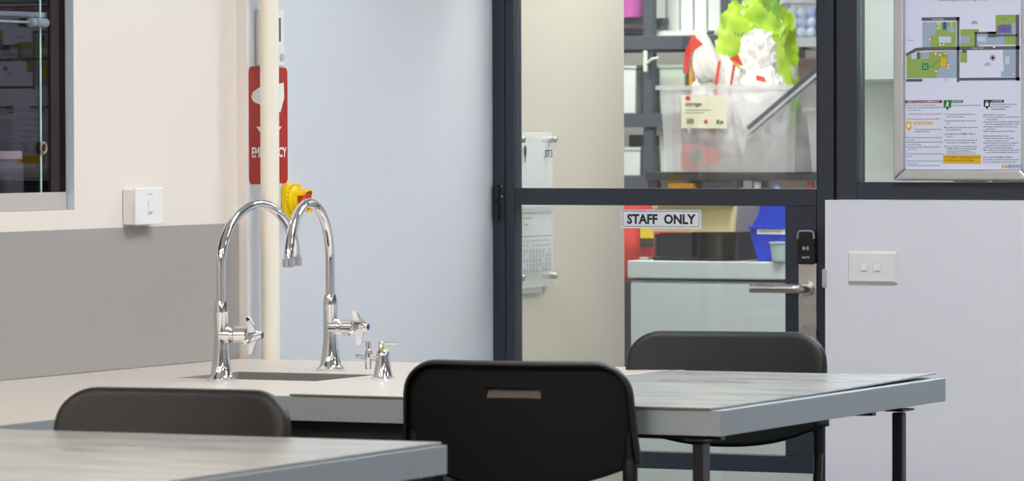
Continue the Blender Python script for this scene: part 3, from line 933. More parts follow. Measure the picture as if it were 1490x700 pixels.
ws = thing('wall_switch', 'white switch box on the wall above the splashback', 'switch', (XA, 8.033, 1.185))
obj('box', MB().box(XA + 0.0003, XA + 0.028, 7.978, 8.085, 1.1885, 1.2635), 'white_plastic', ws, bevel=0.003)
obj('cover_plate', MB().box(XA + 0.0282, XA + 0.034, 7.976, 8.087, 1.1880, 1.2650), 'white_plastic', ws, bevel=0.0025)
rk = obj('rocker', MB().prism([(XA + 0.0342, y, z) for y, z in ((8.024, 1.2115), (8.038, 1.2115), (8.038, 1.2365), (8.024, 1.2365))], (0.003, 0, 0)), 'white_plastic', ws, bevel=0.0008)
obj('rocker_mark', MB().box(XA + 0.0373, XA + 0.0376, 8.0245, 8.0375, 1.2125, 1.2155), 'grey_plastic', rk)
lb = obj('name_strip', MB().box(XA + 0.0342, XA + 0.0345, 8.014, 8.052, 1.2475, 1.2555), 'print_white', ws)
obj('lettering', MB().text('CKB DB-5', 0.0055, (XA + 0.0347, 8.033, 1.2500), (0, 1, 0), (0, 0, 1), 'CENTER'), 'print_grey', lb)

# ================================================================== switch on the low wall
YW = YD - 0.03
ds = thing('light_switch', 'white double light switch on the low wall beside the door', 'switch', (-3.70, YW, 1.03))
pp = [(-3.775, 1.0265), (-3.651, 1.0265), (-3.651, 1.1025), (-3.775, 1.1025)]
bv = 0.006
vs_ = [(x, YW - 0.0005, z) for x, z in pp] + [(x + bv * (1 if x < -3.7 else -1), YW - 0.011, z + bv * (1 if z < 1.06 else -1)) for x, z in pp]
obj('cover_plate', MB().add(vs_, [(0, 1, 2, 3), (7, 6, 5, 4), (0, 4, 5, 1), (1, 5, 6, 2), (2, 6, 7, 3), (3, 7, 4, 0)]), 'white_plastic', ds, bevel=0.0008)
for cx in (-3.731, -3.699):
    rb = MB()
    o_ = [(cx + x, YW - 0.0113, 1.0645 + z) for x, z in rrect(0.023, 0.0235, 0.004, 4)]
    i_ = [(cx + x, YW - 0.0113, 1.0645 + z) for x, z in rrect(0.0222, 0.0227, 0.0036, 4)]
    n_ = len(o_)
    rb.add(o_ + i_, [(k, (k + 1) % n_, n_ + (k + 1) % n_, n_ + k) for k in range(n_)])
    ro = obj('rocker_surround', rb, 'grey_plastic', ds)
    obj('rocker', MB().prism([(cx - 0.0072, YW - 0.0112, 1.0575), (cx - 0.0072, YW - 0.0145, 1.0575), (cx - 0.0072, YW - 0.0120, 1.0725), (cx - 0.0072, YW - 0.0112, 1.0725)], (0.0144, 0, 0)), 'white_plastic', ro, bevel=0.0004)

# ================================================================== emergency poster in a silver frame
PZ0, PZ1 = 1.291, 1.711
PX0, PX1 = -3.639, -3.357
YP = YD - 0.016
po = thing('emergency_poster', 'silver framed emergency poster with a site map hung on the glazing', 'poster', (-3.50, YD, 1.264))
FW = 0.0265
def frame_side(name, a, c):
    """rounded silver snap-frame bar between the corners a and c, with mitred ends"""
    obj(name, MB().prism(a, c), 'aluminium', po, bevel=0.004, seg=3)
yb_ = YD - 0.0045
def bar(x0, x1, z0, z1, horizontal):
    if horizontal:
        lo = z0 < 1.4
        q = ([(x0, z0), (x1, z0), (x1 - FW, z1), (x0 + FW, z1)] if lo else [(x0 + FW, z0), (x1 - FW, z0), (x1, z1), (x0, z1)])
    else:
        left = x0 < -3.5
        q = ([(x0, z0), (x1, z0 + FW), (x1, z1 - FW), (x0, z1)] if left else [(x0, z0 + FW), (x1, z0), (x1, z1), (x0, z1 - FW)])
    return MB().prism([(x, YD - 0.026, z) for x, z in q], (0, 0.0215, 0))
X0, X1, Z0, Z1 = PX0 - FW, PX1 + FW, PZ0 - FW, PZ1 + FW
for args in ((X0, X1, Z0, PZ0, True), (X0, X1, PZ1, Z1, True), (X0, PX0, Z0, Z1, False), (PX1, X1, Z0, Z1, False)):
    obj('frame_bar', bar(*args), 'aluminium', po, bevel=0.005, seg=4)
sheet = obj('printed_sheet', MB().box(PX0 + 0.0002, PX1 - 0.0002, YP, YD - 0.005, PZ0 + 0.0002, PZ1 - 0.0002), 'paper', po)
sheet['label'] = 'printed sheet with map and instructions'

KX = (PX1 - PX0) / 168.5; KZ = (PZ1 - PZ0) / 265.0
def U(u): return PX0 + (u - 1321) * KX          # print layout units -> metres on the sheet
def V(v): return PZ0 + (246 - v) * KZ
layer = [0]
def prn(name, m, fn):
    layer[0] += 1
    if isinstance(fn, tuple):
        for r in fn[1]:
            mb = MB(); rects_one([r])(mb, YP - 0.00015 - 0.00004 * layer[0])
            obj(name, mb, m, sheet, smooth=False)
        return
    mb = MB(); fn(mb, YP - 0.00015 - 0.00004 * layer[0])
    return obj(name, mb, m, sheet, smooth=False)
def rects(lst):
    return ('split', lst)
def rects_one(lst):
    def fn(mb, y):
        for r in lst:
            if len(r) == 4 and not isinstance(r[0], tuple):
                a, c, e, g = r
                mb.poly([(U(a), y, V(g)), (U(e), y, V(g)), (U(e), y, V(c)), (U(a), y, V(c))])
            else:
                mb.poly([(U(p), y, V(q)) for p, q in r])
    return fn
def lines(lst, size=3.3):
    """(u, v of the baseline, text, optional width, optional align, optional size)"""
    def fn(mb, y):
        for l in lst:
            u, v, s = l[:3]
            w = l[3] if len(l) > 3 else None
            al = l[4] if len(l) > 4 else 'LEFT'
            z = l[5] if len(l) > 5 else size
            ind = (len(s) - len(s.lstrip())) * 1.05
            if al == 'LEFT' and ind:
                u += ind; s = s.lstrip()
                if w: w = max(4, w - ind)
            mb.text(s, z * KZ, (U(u), y, V(v)), (1, 0, 0), (0, 0, 1), al, width=w * KX if w else None, res=1, off=0.00004)
    return fn
prn('map_field', 'map_green', rects([(1346, 33, 1395, 69), (1401, 44, 1428, 69), (1452, 24, 1481, 52), (1465, 55, 1481, 67),
    [(1323, 81), (1344, 76), (1396, 75), (1396, 114), (1323, 114)], (1401, 75, 1411, 92)]))
prn('map_block', 'map_blue', rects([(1346, 33, 1366, 52), (1346, 52, 1358, 69), (1383, 40, 1393, 48), [(1383, 75), (1396, 75), (1396, 114), (1366, 114), (1370, 100), (1383, 98)],
    (1345, 76, 1356, 86), (1425, 51, 1465, 67), [(1462, 74), (1481, 74), (1481, 113), (1460, 113), (1460, 105), (1464, 105)], (1476, 36, 1481, 52), (1401, 54, 1415, 64)]))
prn('map_building', 'map_pale', rects([(1370, 54, 1388, 63), (1426, 55, 1438, 62), (1330, 77, 1339, 86), (1466, 84, 1472, 95)]))
prn('map_patch', 'map_lightgreen', rects([(1367, 33, 1373, 38), (1367, 39, 1373, 44), (1387, 33, 1390, 40)]))
prn('map_road', 'map_road', rects([(1345, 26, 1400, 31), (1396, 26, 1400, 120), (1481, 24, 1486, 119), (1349, 69, 1487, 74), (1400, 114, 1487, 118),
    [(1322, 78), (1336, 70), (1350, 69), (1350, 74), (1338, 75), (1322, 82)], (1322, 115, 1346, 119), (1422, 48, 1425, 69), (1422, 48, 1453, 51), (1441, 48, 1453, 56), (1453, 52, 1484, 55), (1338, 76, 1342, 86), (1404, 74, 1410, 78)]))
prn('map_hall', 'map_purple', rects([[(1455, 40), (1460, 38), (1474, 38), (1475, 50), (1454, 50)]]))
prn('map_pool', 'map_deepblue', rects([(1376, 33, 1381, 44)]))
prn('map_here', 'map_gold', rects([(1373, 85, 1381, 98), (1376, 225, 1431, 238), (1322, 177, 1330, 187), [(1324, 187), (1329, 187), (1326.5, 191)], (1333, 177, 1361, 181), (1461, 239, 1463, 245), (1465, 239, 1466.5, 245), (1463, 241.5, 1465, 243)]))
prn('map_assembly', 'map_dkgreen', rects([(1345.5, 92.5, 1355, 102), (1355, 97, 1361, 98), [(1360.6, 97), (1368, 89), (1373, 89), (1373, 89.8), (1368.4, 89.8), (1361, 98)], (1377, 146, 1388, 157), [(1380, 157), (1385, 157), (1382.5, 161)], (1388, 146, 1405, 150)]))
prn('emergency_bar', 'map_maroon', rects([(1320.8, 146, 1375, 150), (1321.5, -14, 1489, -5)]))
prn('lockdown_mark', 'print_black', rects([(1435, 146, 1444, 156), [(1437.5, 156), (1442, 156), (1439.7, 160)], (1444, 146, 1464, 150), (1446, 83.5, 1450, 87.5)]))
def dots(mb, y):
    for u, v in DOTS:
        mb.lathe([(2.0 * KX, 0), (2.0 * KX, 0.00004)], (U(u), y, V(v)), axis=(0, -1, 0), n=12)
DOTS = ((1357, 58), (1372, 66), (1377, 65.5), (1365.5, 79), (1372, 80.5), (1380, 78.5), (1384, 95.5), (1383.5, 99.5), (1366, 104), (1381, 117), (1450, 70), (1478, 109))
for dot in list(DOTS):
    DOTS = (dot,)
    prn('hydrant_mark', 'map_red', dots); layer[0] -= 1
layer[0] += 1
def dots2(mb, y):
    for u, v in ((1357, 58), (1372, 66), (1377, 65.5), (1365.5, 79), (1372, 80.5), (1380, 78.5), (1384, 95.5), (1383.5, 99.5), (1366, 104), (1381, 117), (1450, 70), (1478, 109)):
        mb.lathe([(1.4 * KX, 0), (1.4 * KX, 0.00004)], (U(u), y, V(v)), axis=(0, -1, 0), n=12)
    for a in range(4):
        an = radians(45 + 90 * a)
        c_ = (1350.2, 97.2)
        mb.poly([(U(c_[0] + 1.2 * cos(an) - .5), y, V(c_[1] + 1.2 * sin(an))), (U(c_[0] + 3.6 * cos(an) - .5), y, V(c_[1] + 3.6 * sin(an))),
                 (U(c_[0] + 3.6 * cos(an) + .9), y, V(c_[1] + 3.6 * sin(an))), (U(c_[0] + 1.2 * cos(an) + .9), y, V(c_[1] + 1.2 * sin(an)))])
    # house, walking figure and padlock
    mb.poly([(U(p), y, V(q)) for p, q in ((1322.8, 182.5), (1326, 179), (1329.2, 182.5), (1328.3, 182.5), (1328.3, 185.5), (1323.8, 185.5), (1323.8, 182.5))])
    mb.poly([(U(p), y, V(q)) for p, q in ((1381.6, 149), (1383.4, 149), (1384.5, 151.5), (1383.2, 152), (1384.4, 155.4), (1383.4, 155.6), (1382, 153), (1380.8, 155.6), (1379.8, 155.2), (1381.3, 151.8))])
    mb.lathe([(0.75 * KX, 0), (0.75 * KX, 0.00004)], (U(1382.6), y, V(148)), axis=(0, -1, 0), n=10)
    mb.poly([(U(p), y, V(q)) for p, q in ((1437.3, 150.6), (1442, 150.6), (1442, 154.8), (1437.3, 154.8))])
    for k in range(6):
        a0 = pi * k / 6; a1 = pi * (k + 1) / 6
        mb.poly([(U(1439.65 + r_ * cos(a_)), y, V(150.4 - r_ * 1.2 * sin(a_))) for r_, a_ in ((1.9, a0), (1.9, a1), (1.2, a1), (1.2, a0))])
prn('white_symbol', 'print_white', dots2)
def comp(mb, y):
    for k in range(16):
        a0 = 2 * pi * k / 16; a1 = 2 * pi * (k + 1) / 16
        mb.poly([(U(1448 + r_ * cos(a_)), y, V(85.5 + r_ * sin(a_))) for r_, a_ in ((4, a0), (4, a1), (3.4, a1), (3.4, a0))])
    for a in range(4):
        an = pi / 2 * a
        mb.poly([(U(1448 + 2.5 * cos(an) - .6 * sin(an)), y, V(85.5 + 2.5 * sin(an) + .6 * cos(an))), (U(1448 + 5.5 * cos(an)), y, V(85.5 + 5.5 * sin(an))), (U(1448 + 2.5 * cos(an) + .6 * sin(an)), y, V(85.5 + 2.5 * sin(an) - .6 * cos(an)))])
prn('compass', 'print_grey', comp)
prn('white_lettering', 'print_white', lines([(1324, 149.4, 'WHAT TO DO IN AN EMERGENCY', 47, 'LEFT', 4), (1389, 149.3, 'EVACUATE', 14, 'LEFT', 4), (1446, 149.3, 'LOCKDOWN', 15, 'LEFT', 4),
    (1334, 180.4, 'SHELTER-IN-PLACE', 26, 'LEFT', 4), (1405, -7, 'EMERGENCY EVACUATION: SUMMARY', 100, 'CENTER', 7), (1360, 29.8, 'STANLEY STREET', 17, 'LEFT', 2.6), (1417, 72.4, 'STANLEY STREET', 18, 'LEFT', 2.6)]))
prn('heading_lettering', 'print_black', lines([(1404, 2.5, 'Science, Design and Technology Building', 71, 'CENTER', 5.5), (1422, 34, 'PRIVATE', 6, 'CENTER', 2.2), (1422, 36.4, 'RESIDENCES', 9, 'CENTER', 2.2),
    (1441, 94, 'PRIVATE', 6, 'CENTER', 2.2), (1441, 96.6, 'RESIDENCES', 9, 'CENTER', 2.2), (1466, 30.5, 'OVAL', 6, 'CENTER', 2.2), (1465, 45.5, 'HALL', 5, 'CENTER', 2.6), (1324, 59.6, 'MAIN ROAD', 9, 'LEFT', 2),
    (1467.5, 244.4, 'HENDRY', 21, 'LEFT', 7.2), (1378.5, 230, 'IF YOU ARE NOT TEACHING, report to the', 51, 'LEFT', 3.6), (1378.5, 234, 'Chief Warden to assist as a Warden.', 43, 'LEFT', 3.6), (1446, 160.5, 'Lockdown Music', 20, 'LEFT', 3.6)]))
c1 = [(154, 'Remove anyone from immediate danger.', 43), (157.5, 'Raise the alarm, notify nearby staff member and', 53), (161, '   other classrooms.', 21), (174, 'Commence appropriate response procedure.', 49),
      (189, '            On becoming aware of a storm or an', 51), (192, '            external emergency.', 34), (201, 'Move inside away from windows and items that', 52), (204.5, '   may fall.', 11), (207.5, 'Remain inside and await further instruction from', 53),
      (211, '   the Chief Warden.', 22), (214.5, 'Planned lessons may continue indoors where', 50), (218, '   safe to do so.', 15), (224.5, 'Once the alarm has passed or emergency situation', 54), (228, 'is over.', 8), (235, 'Notify the Chief Warden of dangerous situations', 53), (238.5, '   in your area.', 16), (241.5, 'If flooding has occurred, avoid pools of water.', 50)]
c2 = [(154.5, '          Upon discovering an internal emergency', 52), (167.5, 'Turn off any equipment that may become a', 44), (171, '   hazard if left unattended.', 28), (177, 'Commence Evacuation via the nearest safe', 45), (180.3, '   exit.', 7),
      (186.5, 'Make a final check of the room, take the class', 48), (189.7, '   roll and shut the door.', 25), (196, 'Lead students to the ASSEMBLY AREA on', 45), (199.3, '   Block Oval.', 12), (205, 'Account for your current class group and report', 48), (208.5, '   any problems to the Communications Officer.', 46),
      (214, 'Remain in control of your class group at the', 47), (217.3, '   ASSEMBLY AREA. Do not re-enter building', 46), (220.5, '   until advised by the Chief Warden or', 40), (223.5, '   responding Emergency Services Personnel.', 46)]
c3 = [(153.5, '          Upon becoming aware of an external', 48), (157, '          threat to life or hearing the', 38), (168.5, 'Move inside to a secure area.', 32), (171.8, 'Lock all doors and windows, close blinds and stay', 52), (175.3, '   down out of sight.', 20), (178.6, 'Direct students to sit on the floor together, prevent', 52), (182, '   them from peering through any windows or doors.', 52),
      (185.6, 'Give students reassurance to help them remain', 49), (189, '   quiet and calm.', 18), (192.3, 'Wait for further instruction from a Warden.', 45), (199, 'If confronted by an Armed Intruder:', 37), (202.3, 'Act calm, obey instructions, avoid sudden', 44), (205.8, '   movements or making eye contact.', 36), (209, 'Answer all questions and hand over valuables if', 51),
      (212.3, '   requested, these are replaceable, life is not.', 46), (215.8, 'DO NOT give chase when intruder departs.', 42), (219.2, 'Make a mental note of the offenders traits, such as', 52), (222.6, '   speech, mannerisms, clothing, scars, tattoos etc.', 51), (229.6, 'If there is an ACTIVE ARMED OFFENDER', 41), (233, 'Escape, Hide, Tell. Call 000 and follow instruction', 51), (236.5, 'from responding Emergency Service Personnel.', 47)]
body = [(1322.5, v, s, w) for v, s, w in c1] + [(1378, v, s, w) for v, s, w in c2] + [(1434.5, v, s, w) for v, s, w in c3]
prn('body_lettering', 'print_soft', lines(body, 3.2))
prn('phone_lettering', 'map_red', lines([(1326, 167, 'Call (02) 6604 2600 to notify a Chief Warden', 47)], 3.2))

# ================================================================== timetable holder on the cream wall
hs = thing('timetable_holder', 'clear acrylic room timetable holder on the cream storeroom wall', 'sign holder', (XB, 9.88, 1.0))
HY0, HY1 = 9.745, 9.982
obj('acrylic_sheet', MB().box(XB + 0.016, XB + 0.020, HY0, HY1, 1.000, 1.380), 'acrylic', hs)
obj('card', MB().box(XB + 0.0125, XB + 0.0155, HY0 + 0.004, HY1 - 0.003, 1.040, 1.355), 'card_pale', hs)
obj('dark_band', MB().box(XB + 0.0206, XB + 0.0209, HY0 + 0.01, 9.800, 1.12, 1.345), 'card_dark', hs)
obj('divider', MB().box(XB + 0.0206, XB + 0.0209, HY0 + 0.01, HY1 - 0.004, 1.183, 1.196), 'card_grey', hs)
for yy in (9.785, 9.968):
    for zz in (1.361, 1.025):
        obj('standoff', MB().lathe([(0.0065, 0), (0.0065, 0.016), (0.0075, 0.0165), (0.0075, 0.034), (0.0065, 0.036)], (XB + 0.0002, yy, zz), axis=(1, 0, 0), n=16), 'satin_steel', hs)
tt = MB()
tt.text('ST3', 0.026, (XB + 0.0206, 9.956, 1.318), (0, 1, 0), (0, 0, 1), 'CENTER', width=0.042, off=0.0003)
tt.text('ST3 Science Tech Prep', 0.008, (XB + 0.0206, 9.785, 1.168), (0, 1, 0), (0, 0, 1))
tt.text('Term 1 - Timetable', 0.007, (XB + 0.0206, 9.785, 1.152), (0, 1, 0), (0, 0, 1))
tt.text('Week A', 0.007, (XB + 0.0206, 9.785, 1.137), (0, 1, 0), (0, 0, 1))
for k in range(7):
    for q in range(10):
        if (k * 7 + q * 3) % 11 == 5: continue
        for l_ in range(2 if k > 1 else 1):
            tt.text('abc', 0.0072, (XB + 0.0206, 9.790 + q * 0.0185, 1.112 - k * 0.0115 - l_ * 0.0048), (0, 1, 0), (0, 0, 1), width=0.012, res=1)
tt.poly([(XB + 0.0206, 9.78, 1.1255), (XB + 0.0206, 9.975, 1.1255), (XB + 0.0206, 9.975, 1.1245), (XB + 0.0206, 9.78, 1.1245)])
# small tree emblem
for dz_, r_ in ((0, 0.006), (0.008, 0.008), (0.016, 0.006)):
    tt.lathe([(r_, 0), (r_, 0.0001)], (XB + 0.0206, 9.822, 1.325 + dz_), axis=(1, 0, 0), n=10)
tt.poly([(XB + 0.0206, 9.820, 1.305), (XB + 0.0206, 9.824, 1.305), (XB + 0.0206, 9.824, 1.325), (XB + 0.0206, 9.820, 1.325)])
obj('lettering', tt, 'print_black', hs, smooth=False)
obj('tray_ledge', MB().box(XB + 0.0002, XB + 0.012, 9.76, 9.935, 0.985, 0.998), 'acrylic', hs)

# ================================================================== storeroom
cb = thing('steel_cabinet', 'pale grey steel plan cabinet behind the glass door', 'cabinet', (-4.5, 11.45, 0))
obj('body', MB().box(-5.024, -4.00, 11.215, 11.80, 0.06, 0.972), 'cabinet_grey', cb, bevel=0.002)
obj('lid', MB().box(-5.028, -3.996, 11.195, 11.81, 0.979, 1.027), 'cabinet_grey', cb, bevel=0.003)
obj('gap_strip', MB().box(-5.02, -4.004, 11.222, 11.80, 0.9721, 0.9789), 'cabinet_gap', cb)
obj('plinth', MB().box(-5.01, -4.01, 11.25, 11.78, 0.0, 0.0595), 'cabinet_gap', cb)
obj('corner_clip', MB().box(-5.012, -4.985, 11.24, 11.27, 1.0272, 1.035), 'aluminium', cb, bevel=0.002)
obj('drawer_front', MB().box(-5.020, -4.004, 11.2005, 11.2145, 0.10, 0.966), 'cabinet_grey', cb, bevel=0.0015)

# black sorter tray on the cabinet
CT = 1.0272
tr = thing('document_tray', 'glossy black double document tray on the grey cabinet', 'tray', (-4.82, 11.35, CT))
for x0, x1 in ((-4.972, -4.857), (-4.853, -4.738)):
    q = [(x0 + 0.012, CT + 0.006), (x1 + (0.008 if x0 > -4.9 else 0), CT + 0.006), (x1 + (0.014 if x0 > -4.9 else 0), CT + 0.076), (x0 + 0.020, CT + 0.076)]
    obj('front_panel', MB().prism([(x, 11.245, z) for x, z in q], (0, 0.006, 0)), 'tray_black', tr, bevel=0.001)
    obj('front_lip', MB().box(x0 + 0.004, x1 + 0.004, 11.222, 11.244, CT + 0.004, CT + 0.010), 'tray_black', tr, bevel=0.002)
obj('end_panel', MB().prism([(-4.729, 11.244, CT + 0.004), (-4.722, 11.244, CT + 0.078), (-4.722, 11.52, CT + 0.078), (-4.729, 11.52, CT + 0.004)], (0.005, 0, 0)), 'tray_grey', tr)
obj('end_panel', MB().box(-4.972, -4.966, 11.252, 11.52, CT + 0.004, CT + 0.072), 'tray_grey', tr)
obj('base', MB().box(-4.972, -4.724, 11.246, 11.52, CT, CT + 0.0038), 'tray_grey', tr)
obj('back_panel', MB().box(-4.965, -4.730, 11.514, 11.52, CT + 0.004, CT + 0.072), 'tray_grey', tr)
bx_ = thing('beige_box', 'open beige cardboard box on top of the black tray', 'box', (-4.84, 11.37, CT + 0.079))
q0 = CT + 0.079
obj('front_panel', MB().prism([(-4.985, 11.262, q0), (-4.742, 11.262, q0), (-4.735, 11.262, q0 + 0.074), (-4.965, 11.262, q0 + 0.074)], (0, 0.005, 0)), 'card_beige', bx_)
obj('side_panel', MB().prism([(-4.742, 11.2675, q0), (-4.735, 11.2675, q0 + 0.072), (-4.735, 11.50, q0 + 0.072), (-4.742, 11.50, q0)], (0.005, 0, 0)), 'card_shade', bx_)
obj('side_panel', MB().box(-4.984, -4.979, 11.2675, 11.50, q0, q0 + 0.07), 'card_shade', bx_)
obj('base', MB().box(-4.978, -4.743, 11.2675, 11.50, q0, q0 + 0.004), 'card_beige', bx_)
obj('back_panel', MB().box(-4.978, -4.743, 11.50, 11.505, q0, q0 + 0.072), 'card_beige', bx_)
obj('flap', MB().prism([(-4.97, 11.262, q0 + 0.0745), (-4.736, 11.262, q0 + 0.0745), (-4.736, 11.23, q0 + 0.0715), (-4.97, 11.23, q0 + 0.0715)], (0, 0, 0.003)), 'card_beige', bx_)

bn = thing('parts_bin', 'blue plastic bin with a USED BATTERIES label on the cabinet', 'bin', (-4.60, 11.36, CT))
def bin_outline(y, s):
    return [(-4.662, y, CT + 0.0004), (-4.45, y, CT + 0.0004), (-4.43, y, CT + 0.075), (-4.43, y, CT + 0.155), (-4.655, y, CT + 0.155), (-4.662, y, CT + 0.125), (-4.684, y, CT + 0.090), (-4.684, y, CT + 0.072)]
obj('body', MB().prism(bin_outline(11.245, 1), (0, 0.26, 0)), 'bin_blue', bn, bevel=0.004)
lb_ = obj('label', MB().box(-4.662, -4.52, 11.2425, 11.2445, CT + 0.074, CT + 0.088), 'print_white', bn)
obj('lettering', MB().text('USED BATTERIES', 0.0085, (-4.655, 11.2422, CT + 0.0785), (1, 0, 0), (0, 0, 1)), 'print_grey', lb_)
obj('front_lip', MB().box(-4.686, -4.43, 11.236, 11.2448, CT + 0.089, CT + 0.096), 'bin_blue', bn, bevel=0.002)
cu_ = thing('plastic_cup', 'small clear plastic pot with a pale green label in front of the blue bin', 'pot', (-4.578, 11.222, CT))
obj('pot_body', MB().lathe([(0.020, 0.0003), (0.023, 0.003), (0.029, 0.050)], (-4.578, 11.205, CT), n=24), 'cup_clear', cu_)
obj('rim', MB().lathe([(0.029, 0.050), (0.0315, 0.051), (0.0315, 0.054), (0.029, 0.0545)], (-4.578, 11.205, CT), n=24), 'cup_clear', cu_)

rdb = thing('red_sack', 'red plastic sack with a yellow tag beside the grey cabinet', 'sack', (-5.15, 11.62, 0.962))
vs_ = []; fs_ = []
NY_, NZ_ = 10, 16
for lay in (0, 1):
    for j in range(NZ_ + 1):
        for i in range(NY_ + 1):
            u = i / NY_; v = j / NZ_
            bulge = 0.045 * (sin(pi * u) ** 0.6) * (0.4 + 0.6 * sin(pi * min(1, v + 0.1)))
            nz = noise.noise(Vector((u * 4, v * 6, lay * 3))) * 0.008
            vs_.append((-5.34 + 0.31 * u - 0.01 * v, 11.62 + (-1 if lay == 0 else 1) * (bulge + nz * (sin(pi * u))) , 0.962 + 0.24 * v))
W_ = NY_ + 1; N_ = W_ * (NZ_ + 1)
for j in range(NZ_):
    for i in range(NY_):
        a = j * W_ + i
        fs_.append((a, a + 1, a + W_ + 1, a + W_)); fs_.append((N_ + a, N_ + a + W_, N_ + a + W_ + 1, N_ + a + 1))
s_ = MB().add(vs_, fs_); s_.smooth = True
obj('sack_body', s_, 'red_plastic', rdb)
tag(obj('dark_crate', MB().box(-5.36, -5.04, 11.55, 11.82, 0.0, 0.96), 'rack_dark', bevel=0.004), 'dark crate under the red sack beside the cabinet', 'crate')
obj('yellow_tag', MB().box(-5.149, -5.108, 11.555, 11.557, 1.080, 1.150), 'tag_yellow', rdb)
obj('dark_tag', MB().box(-5.149, -5.108, 11.5545, 11.557, 1.055, 1.0795), 'tag_dark', rdb)

# ---- racks
def rack(label, x0, x1, y0, y1, zs, posts, top, mpost='rack_grey', mshelf='rack_grey', beam=0.042):
    t = thing('storage_rack', label, 'rack', ((x0 + x1) / 2, (y0 + y1) / 2, 0))
    for px_, w in posts:
        for py in (y0, y1 - 0.03):
            obj('post', MB().box(px_ - w / 2, px_ + w / 2, py, py + 0.03, 0, top), mpost, t, bevel=0.002)
    for z in zs:
        s = obj('shelf', MB().box(x0, x1, y0 + 0.031, y1 - 0.031, z - 0.012, z), mshelf, t)
        obj('front_beam', MB().box(x0, x1, y0 - 0.012, y0 - 0.0005, z - beam, z), mpost, s, bevel=0.001)
        obj('rear_beam', MB().box(x0, x1, y1 + 0.0005, y1 + 0.012, z - beam, z), mpost, s, bevel=0.001)
    return t
rack('dark grey steel rack with white boxes and folders, left in the storeroom', -6.55, -5.31, 12.60, 13.05, [0.15, 0.65, 1.246, 1.439, 1.677], [(-6.53, 0.034), (-5.587, 0.034), (-5.319, 0.050)], 2.2)
rack('dark rack carrying the big clear storage tub', -5.262, -4.30, 11.86, 12.34, [0.2, 0.62, 1.02, 1.264], [(-5.245, 0.03), (-4.32, 0.03)], 1.264, 'rack_dark', 'rack_dark', 0.024)
rack('pale shelf rack behind the storage tubs', -5.20, -3.9, 12.42, 12.85, [0.2, 0.8, 1.15, 1.661], [(-5.18, 0.03), (-3.92, 0.03)], 2.2, 'rack_pale', 'rack_pale', 0.028)
tag(obj('brown_carton', MB().box(-5.13, -4.55, 12.46, 12.80, 1.151, 1.60), 'brown_box', bevel=0.003), 'brown carton on the pale rack under the clear box', 'carton')

# things on the left rack
def carton(name, label, x0, x1, y0, z0, h, m, dpth=0.3, lid=False, grp='white boxes on the left rack'):
    t = thing(name, label, 'box', ((x0 + x1) / 2, y0, z0), group=grp)
    tp = 0.004
    obj('body', MB().add([(x0 + tp, y0 + tp, z0), (x1 - tp, y0 + tp, z0), (x1 - tp, y0 + dpth, z0), (x0 + tp, y0 + dpth, z0), (x0, y0, z0 + h), (x1, y0, z0 + h), (x1, y0 + dpth, z0 + h), (x0, y0 + dpth, z0 + h)],
                         [(3, 2, 1, 0), (4, 5, 6, 7), (0, 1, 5, 4), (1, 2, 6, 5), (2, 3, 7, 6), (3, 0, 4, 7)]), m, t, bevel=0.002)
    obj('rim', MB().box(x0 - 0.004, x1 + 0.004, y0 - 0.004, y0 + dpth + 0.004, z0 + h + 0.0002, z0 + h + 0.010), m, t, bevel=0.002)
    return t
carton('storage_box', 'white box at the left end of the rack, upper bay', -5.80, -5.643, 12.633, 1.4395, 0.138, 'box_white')
carton('storage_box', 'pale green box right of the rack post, upper bay', -5.566, -5.478, 12.633, 1.4395, 0.138, 'box_green')
carton('storage_box', 'small white tub at the left end of the rack, lower bay', -5.74, -5.628, 12.633, 1.2465, 0.078, 'box_white')
carton('storage_box', 'tall white box right of the rack post, lower bay', -5.566, -5.480, 12.633, 1.2465, 0.138, 'box_white')
tag(obj('black_box', MB().box(-5.72, -5.63, 12.75, 12.85, 1.3354, 1.372), 'print_black', bevel=0.002), 'small black box on top of the white tub', 'box')
bd = thing('timber_board', 'stack of upright timber strips beside the pale green box', 'timber', (-5.45, 12.66, 1.4395))
obj('strip', MB().box(-5.468, -5.452, 12.64, 12.90, 1.4397, 1.605), 'timber', bd, bevel=0.001)
obj('strip', MB().box(-5.449, -5.433, 12.64, 12.90, 1.4397, 1.600), 'timber', bd, bevel=0.001)
obj('strip', MB().box(-5.430, -5.416, 12.64, 12.90, 1.4397, 1.590), 'timber', bd, bevel=0.001)
hk = thing('plastic_hook', 'cream plastic hook clipped on the rack post', 'hook', (-5.587, 12.59, 1.56))
obj('plate', MB().box(-5.594, -5.580, 12.578, 12.5865, 1.566, 1.632), 'hook_cream', hk, bevel=0.003)
obj('arm', MB().tube([(-5.585, 12.582, 1.590), (-5.560, 12.572, 1.606), (-5.535, 12.568, 1.609)], 0.0045, 10), 'hook_cream', hk)

